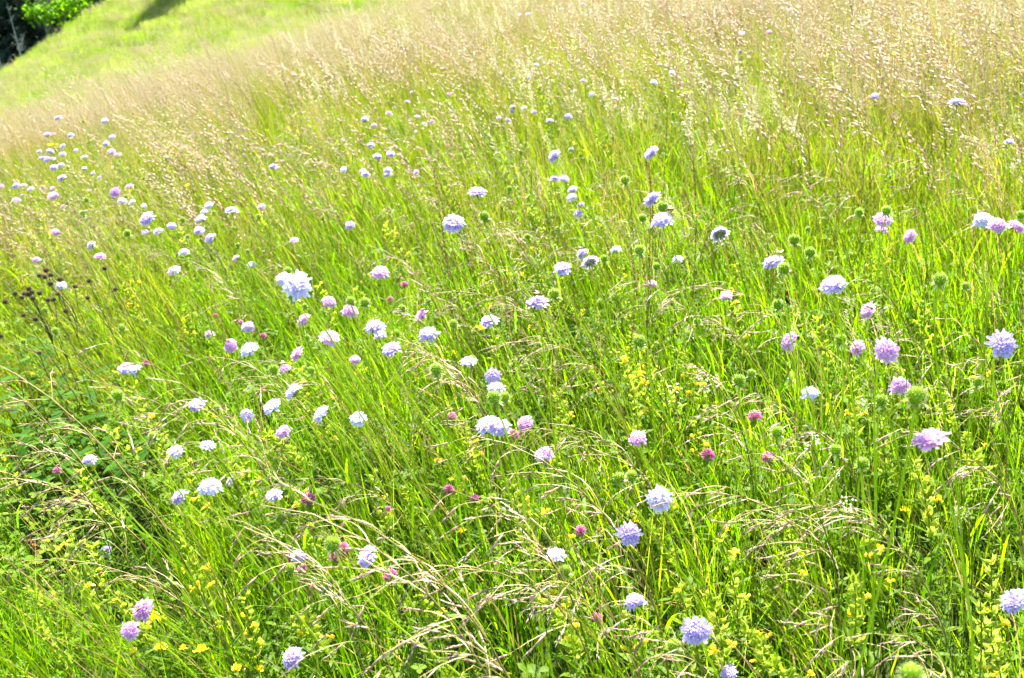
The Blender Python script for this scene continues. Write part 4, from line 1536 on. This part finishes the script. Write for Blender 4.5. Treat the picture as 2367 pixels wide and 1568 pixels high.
def broadleaf(i, H=14, Rr=4.0, low=.28, leaf=.2, n=5200, tr=.14, mat='tree_leaf', bark='bark'):
    rr = random.Random(1100 + i)
    u = rr.uniform
    t = MB()
    top = Vector((u(-.8, .2), u(-.5, .5), H * .8))
    trunk = [Vector((0, 0, -.5)), Vector((-.12, 0, H * .15)), Vector((-.3, .05, H * .35)), top * .7, top]
    t.tube(trunk, [tr * 1.2, tr, tr * .8, tr * .5, .02], .3, bark, 7)
    clumps = []
    for k in range(26):
        f = u(low, .98)
        a = u(0, 6.3)
        r = Rr * math.sin(math.pi * min(1, (f - low) / (1 - low) * .82 + .14)) * u(.35, 1)
        b0 = Vector((0, 0, H * max(.12, f - .18)))
        cpos = Vector((r * math.cos(a), r * math.sin(a), H * f))
        t.tube([b0 + top * 0 + Vector((-.25 * f, 0, 0)), (b0 + cpos) * .5 + Vector((0, 0, .3)), cpos], [tr * .3, tr * .18, .012], .4, bark, 4)
        clumps.append((cpos, u(.5, 1.1) * Rr * .32))
    c = MB()
    for k in range(n):
        cp, cr = rr.choice(clumps)
        d = Vector((rr.gauss(0, 1), rr.gauss(0, 1), rr.gauss(0, .7)))
        p = cp + d * cr * .55
        c.leaf(p, Vector((u(-1, 1), u(-1, 1), u(-.8, .4))), Vector((u(-.5, .5), u(-.5, .5), 1)), leaf * u(.7, 1.3), leaf * .7, u(0, 1), mat, .2, (0, .5, 1), (.3, 1, .2))
    return t.mesh('tree_trunk'), c.mesh('tree_crown')


def bare_tree(i, H=7):
    rr = random.Random(1200 + i)
    t = MB()
    b = MB()
    pts = [Vector((0, 0, -.4)), Vector((-.02, 0, H * .3)), Vector((-.15, 0, H * .6)), Vector((-.3, 0, H))]
    t.tube(pts, [.09, .075, .05, .008], .4, 'pale_bark', 6)
    for k in range(22):
        f = rr.uniform(.12, .95)
        a = rr.uniform(0, 6.3)
        p = Vector((-.3 * f * f, 0, H * f))
        L = rr.uniform(.8, 2.0) * (1.1 - f)
        q = p + vec(a, .7) * L
        b.tube([p, p + vec(a, .5) * L * .5, q], [.028, .018, .004], .5, 'pale_bark', 4)
        for j in range(3):
            w = p + (q - p) * rr.uniform(.3, .9)
            b.tube([w, w + vec(a + rr.uniform(-1, 1), .8) * L * .4], [.01, .002], .5, 'pale_bark', 3)
    return t.mesh('bare_trunk'), b.mesh('bare_branches')


def tree(name, meshes, x, y, rz, s, label, group, crown='crown'):
    root = plant(name, Vector((x, y, gz(x, y))))
    root.rotation_euler = (0, 0, rz)
    root.scale = (s, s, s)
    put('trunk', meshes[0], root, (0, 0, 0))
    put(crown, meshes[1], root, (0, 0, 0))
    tag(root, label, 'tree', group)
    return root


CON = [conifer(i, 24, 3.2, (.05, .10, .03)[i]) for i in range(3)]
for row, (yy, x0, x1, step) in enumerate(((80, -66, -22, 3.6), (86, -70, -20, 3.8), (93, -74, -18, 4.2))):
    x = x0
    k = 0
    while x < x1:
        tree('spruce_tree', CON[(k + row) % 3], x + U(-.7, .7), yy + U(-1.5, 1.5), U(0, 6.3), U(.85, 1.15),
             ('dark spruce in the front rank of the wood beyond the hill', 'dark spruce in the middle rank of the wood', 'dark spruce deep in the wood')[row], ('front spruces of the wood', 'middle spruces of the wood', 'deep spruces of the wood')[row])
        x += step
        k += 1


def on_ray(px, py, y):
    d = ray(px, py)
    return d.x * y / d.y


tree('broadleaf_tree', broadleaf(1, 15, 4.2, .42, .24), on_ray(124, 85, 66), 66, 0.4, 1.0, 'sunlit bright green broadleaf tree in front of the dark spruces', None)
tree('bare_tree', bare_tree(1, 7.5), on_ray(54, 132, 64), 64, 0, 1.0, 'pale bare-branched dead tree at the edge of the wood', None, 'branches')
tree('bare_tree', bare_tree(2, 8.5), on_ray(5, 150, 66), 66, 1, 1.0, 'thin pale trunk standing before the darkest spruces', None, 'branches')
for k, (px, yy, s) in enumerate(((104, 65, .34), (140, 65, .30), (75, 68, .24), (195, 72, .42))):
    tree('bush', broadleaf(20 + k, 10, 4.0, .08, .34, 2200, .10, 'tree_leaf' if k < 2 else 'undergrowth_leaf'), on_ray(px, 60, yy), yy, k, s, ('bright green bush on the near side of the broadleaf trunk', 'bright green bush on the far side of the broadleaf trunk', 'dark green bush behind the bare tree', 'blue-green bush under the crest of the hill')[k], 'bushes at the edge of the wood')

# lone young spruce standing on the slope just above the view; its shade lies on the far hillside
tree('spruce_tree', conifer(7, 12, 1.15, .10), on_ray(535, 0, 44), 44, 0, 1.0, 'lone slim spruce on the far hillside casting a long shade', None)


# ------------------------------------------------------------------ labels: say which bloom a look-alike stands by
LAND = {(1242, 701): 'the honeybee scabious', (1530, 508): 'the lilac scabious touching a burr', (1787, 605): 'the hoverfly scabious', (1130, 982): 'the two overlapping lilac blooms', (2149, 1017): 'the largest pink bloom',
        (331, 1411): 'the twin pink blooms', (687, 659): 'the wide white-lilac bloom', (2006, 719): 'the sideways pink bee bloom', (1364, 606): 'the two turned-away lilac blooms', (1663, 541): 'the green-backed lilac bloom',
        (1147, 898): 'the bloom behind two burrs', (575, 808): 'the flat white and mauve pair', (658, 852): 'the small pink bee bloom', (484, 1125): 'the white and cream pair', (676, 1521): 'the lopsided lilac bloom',
        (849, 1285): 'the deep lilac tipped bloom', (1525, 1154): 'the white bloom facing up', (1455, 1236): 'the lilac disc by cream spikelets', (1467, 1390): 'the notched lilac bloom', (1609, 1457): 'the lilac disc under rattle',
        (2343, 1389): 'the tipped lilac bloom by rattle', (1925, 657): 'the tall bare-stalked lilac bloom', (1103, 445): 'the lone lilac over brown grass', (2049, 810): 'the broad pink disc', (2316, 798): 'the broad mauve-blue disc',
        (1871, 909): 'the low white bloom by clover', (340, 505): 'the big lilac over small blooms', (211, 568): 'the pale hanging bloom', (1822, 790): 'the pink bloom crossed by stalks', (415, 1149): 'the deep lilac sideways bloom'}
EXTRA = {(1636, 1055): 'the two magenta clovers', (904, 1334): 'the magenta clover under lilac', (793, 1270): 'the clovers behind a burr', (271, 913): 'the burr over the hollow', (1477, 788): 'the white-bracted burr', (1008, 854): 'the arched-stalk burr',
         (1460, 1100): 'the bald and bristly burrs', (2173, 646): 'the reddish-based tall burr', (80, 670): 'the dark dried heads', (465, 1507): 'the golden trefoil patch', (741, 958): 'the tipped white blooms', (1300, 621): 'the arched lilac dome',
         (2270, 508): 'the row of three blooms', (762, 782): 'the round pink bloom', (905, 808): 'the lilac trio', (628, 940): 'the tipped white blooms', (879, 630): 'the pink bloom above brome', (1475, 1014): 'the flat pink bloom', (1256, 1051): 'the pink bloom under grass'}
MARKS = list(LAND.items()) + list(EXTRA.items())


def project(p):
    q = p - Vector((0, 0, CAM_Z))
    dpt = q.y * CP - q.z * SP
    return 1183.5 + FPX * q.x / dpt, 784 - FPX * (q.y * SP + q.z * CP) / dpt


BASE = {'yellow_rattle': .30, 'brome_grass': .45}
special = set(SPECIAL.values()) | set(BSPECIAL.values())
for o in list(COL.objects):
    if o.type != 'EMPTY' or o.parent is not None or 'label' not in o or o['label'] in special:
        continue
    k = o.name.split('.')[0]
    if k not in ('yellow_rattle', 'brome_grass', 'field_scabious', 'scabious_burr', 'red_clover', 'yellow_trefoil', 'white_bedstraw', 'sorrel'):
        continue
    top = o.location + Vector((0, 0, BASE.get(k, .3)))
    if k == 'brome_grass':
        top.x -= .2
    for ch in o.children:
        if ch.name.split('.')[0] in ('flower_head', 'seed_head', 'blossom', 'seed_spike'):
            top = o.location + ch.location
    if math.hypot(top.x, top.y) > 3.0:
        continue
    px, py = project(top)
    if not (-40 < px < 2400 and -40 < py < 1620):
        continue
    d, name = min((math.hypot(px - a, py - b), n) for (a, b), n in MARKS)
    if d < 25 and k not in BASE:
        continue
    if d > 230:
        continue
    rel = 'close beside' if d < 70 else 'near' if d < 140 else 'not far from'
    head = o['label'].split(',')
    short = ', '.join(h.strip() for h in head[:-1])
    if k == 'brome_grass':
        short = short.replace(' with drooping spikelets', '')
    short = short.replace(' low in the grass', '').replace(' on a thin stalk', '')
    lab = f'{short}, {rel} {name}'
    if len(lab.split()) > 16:
        lab = f'{short.split(",")[0]}, {rel} {name}'
    o['label'] = lab
    o['group'] = f'{head[0].strip()} {rel} {name}'
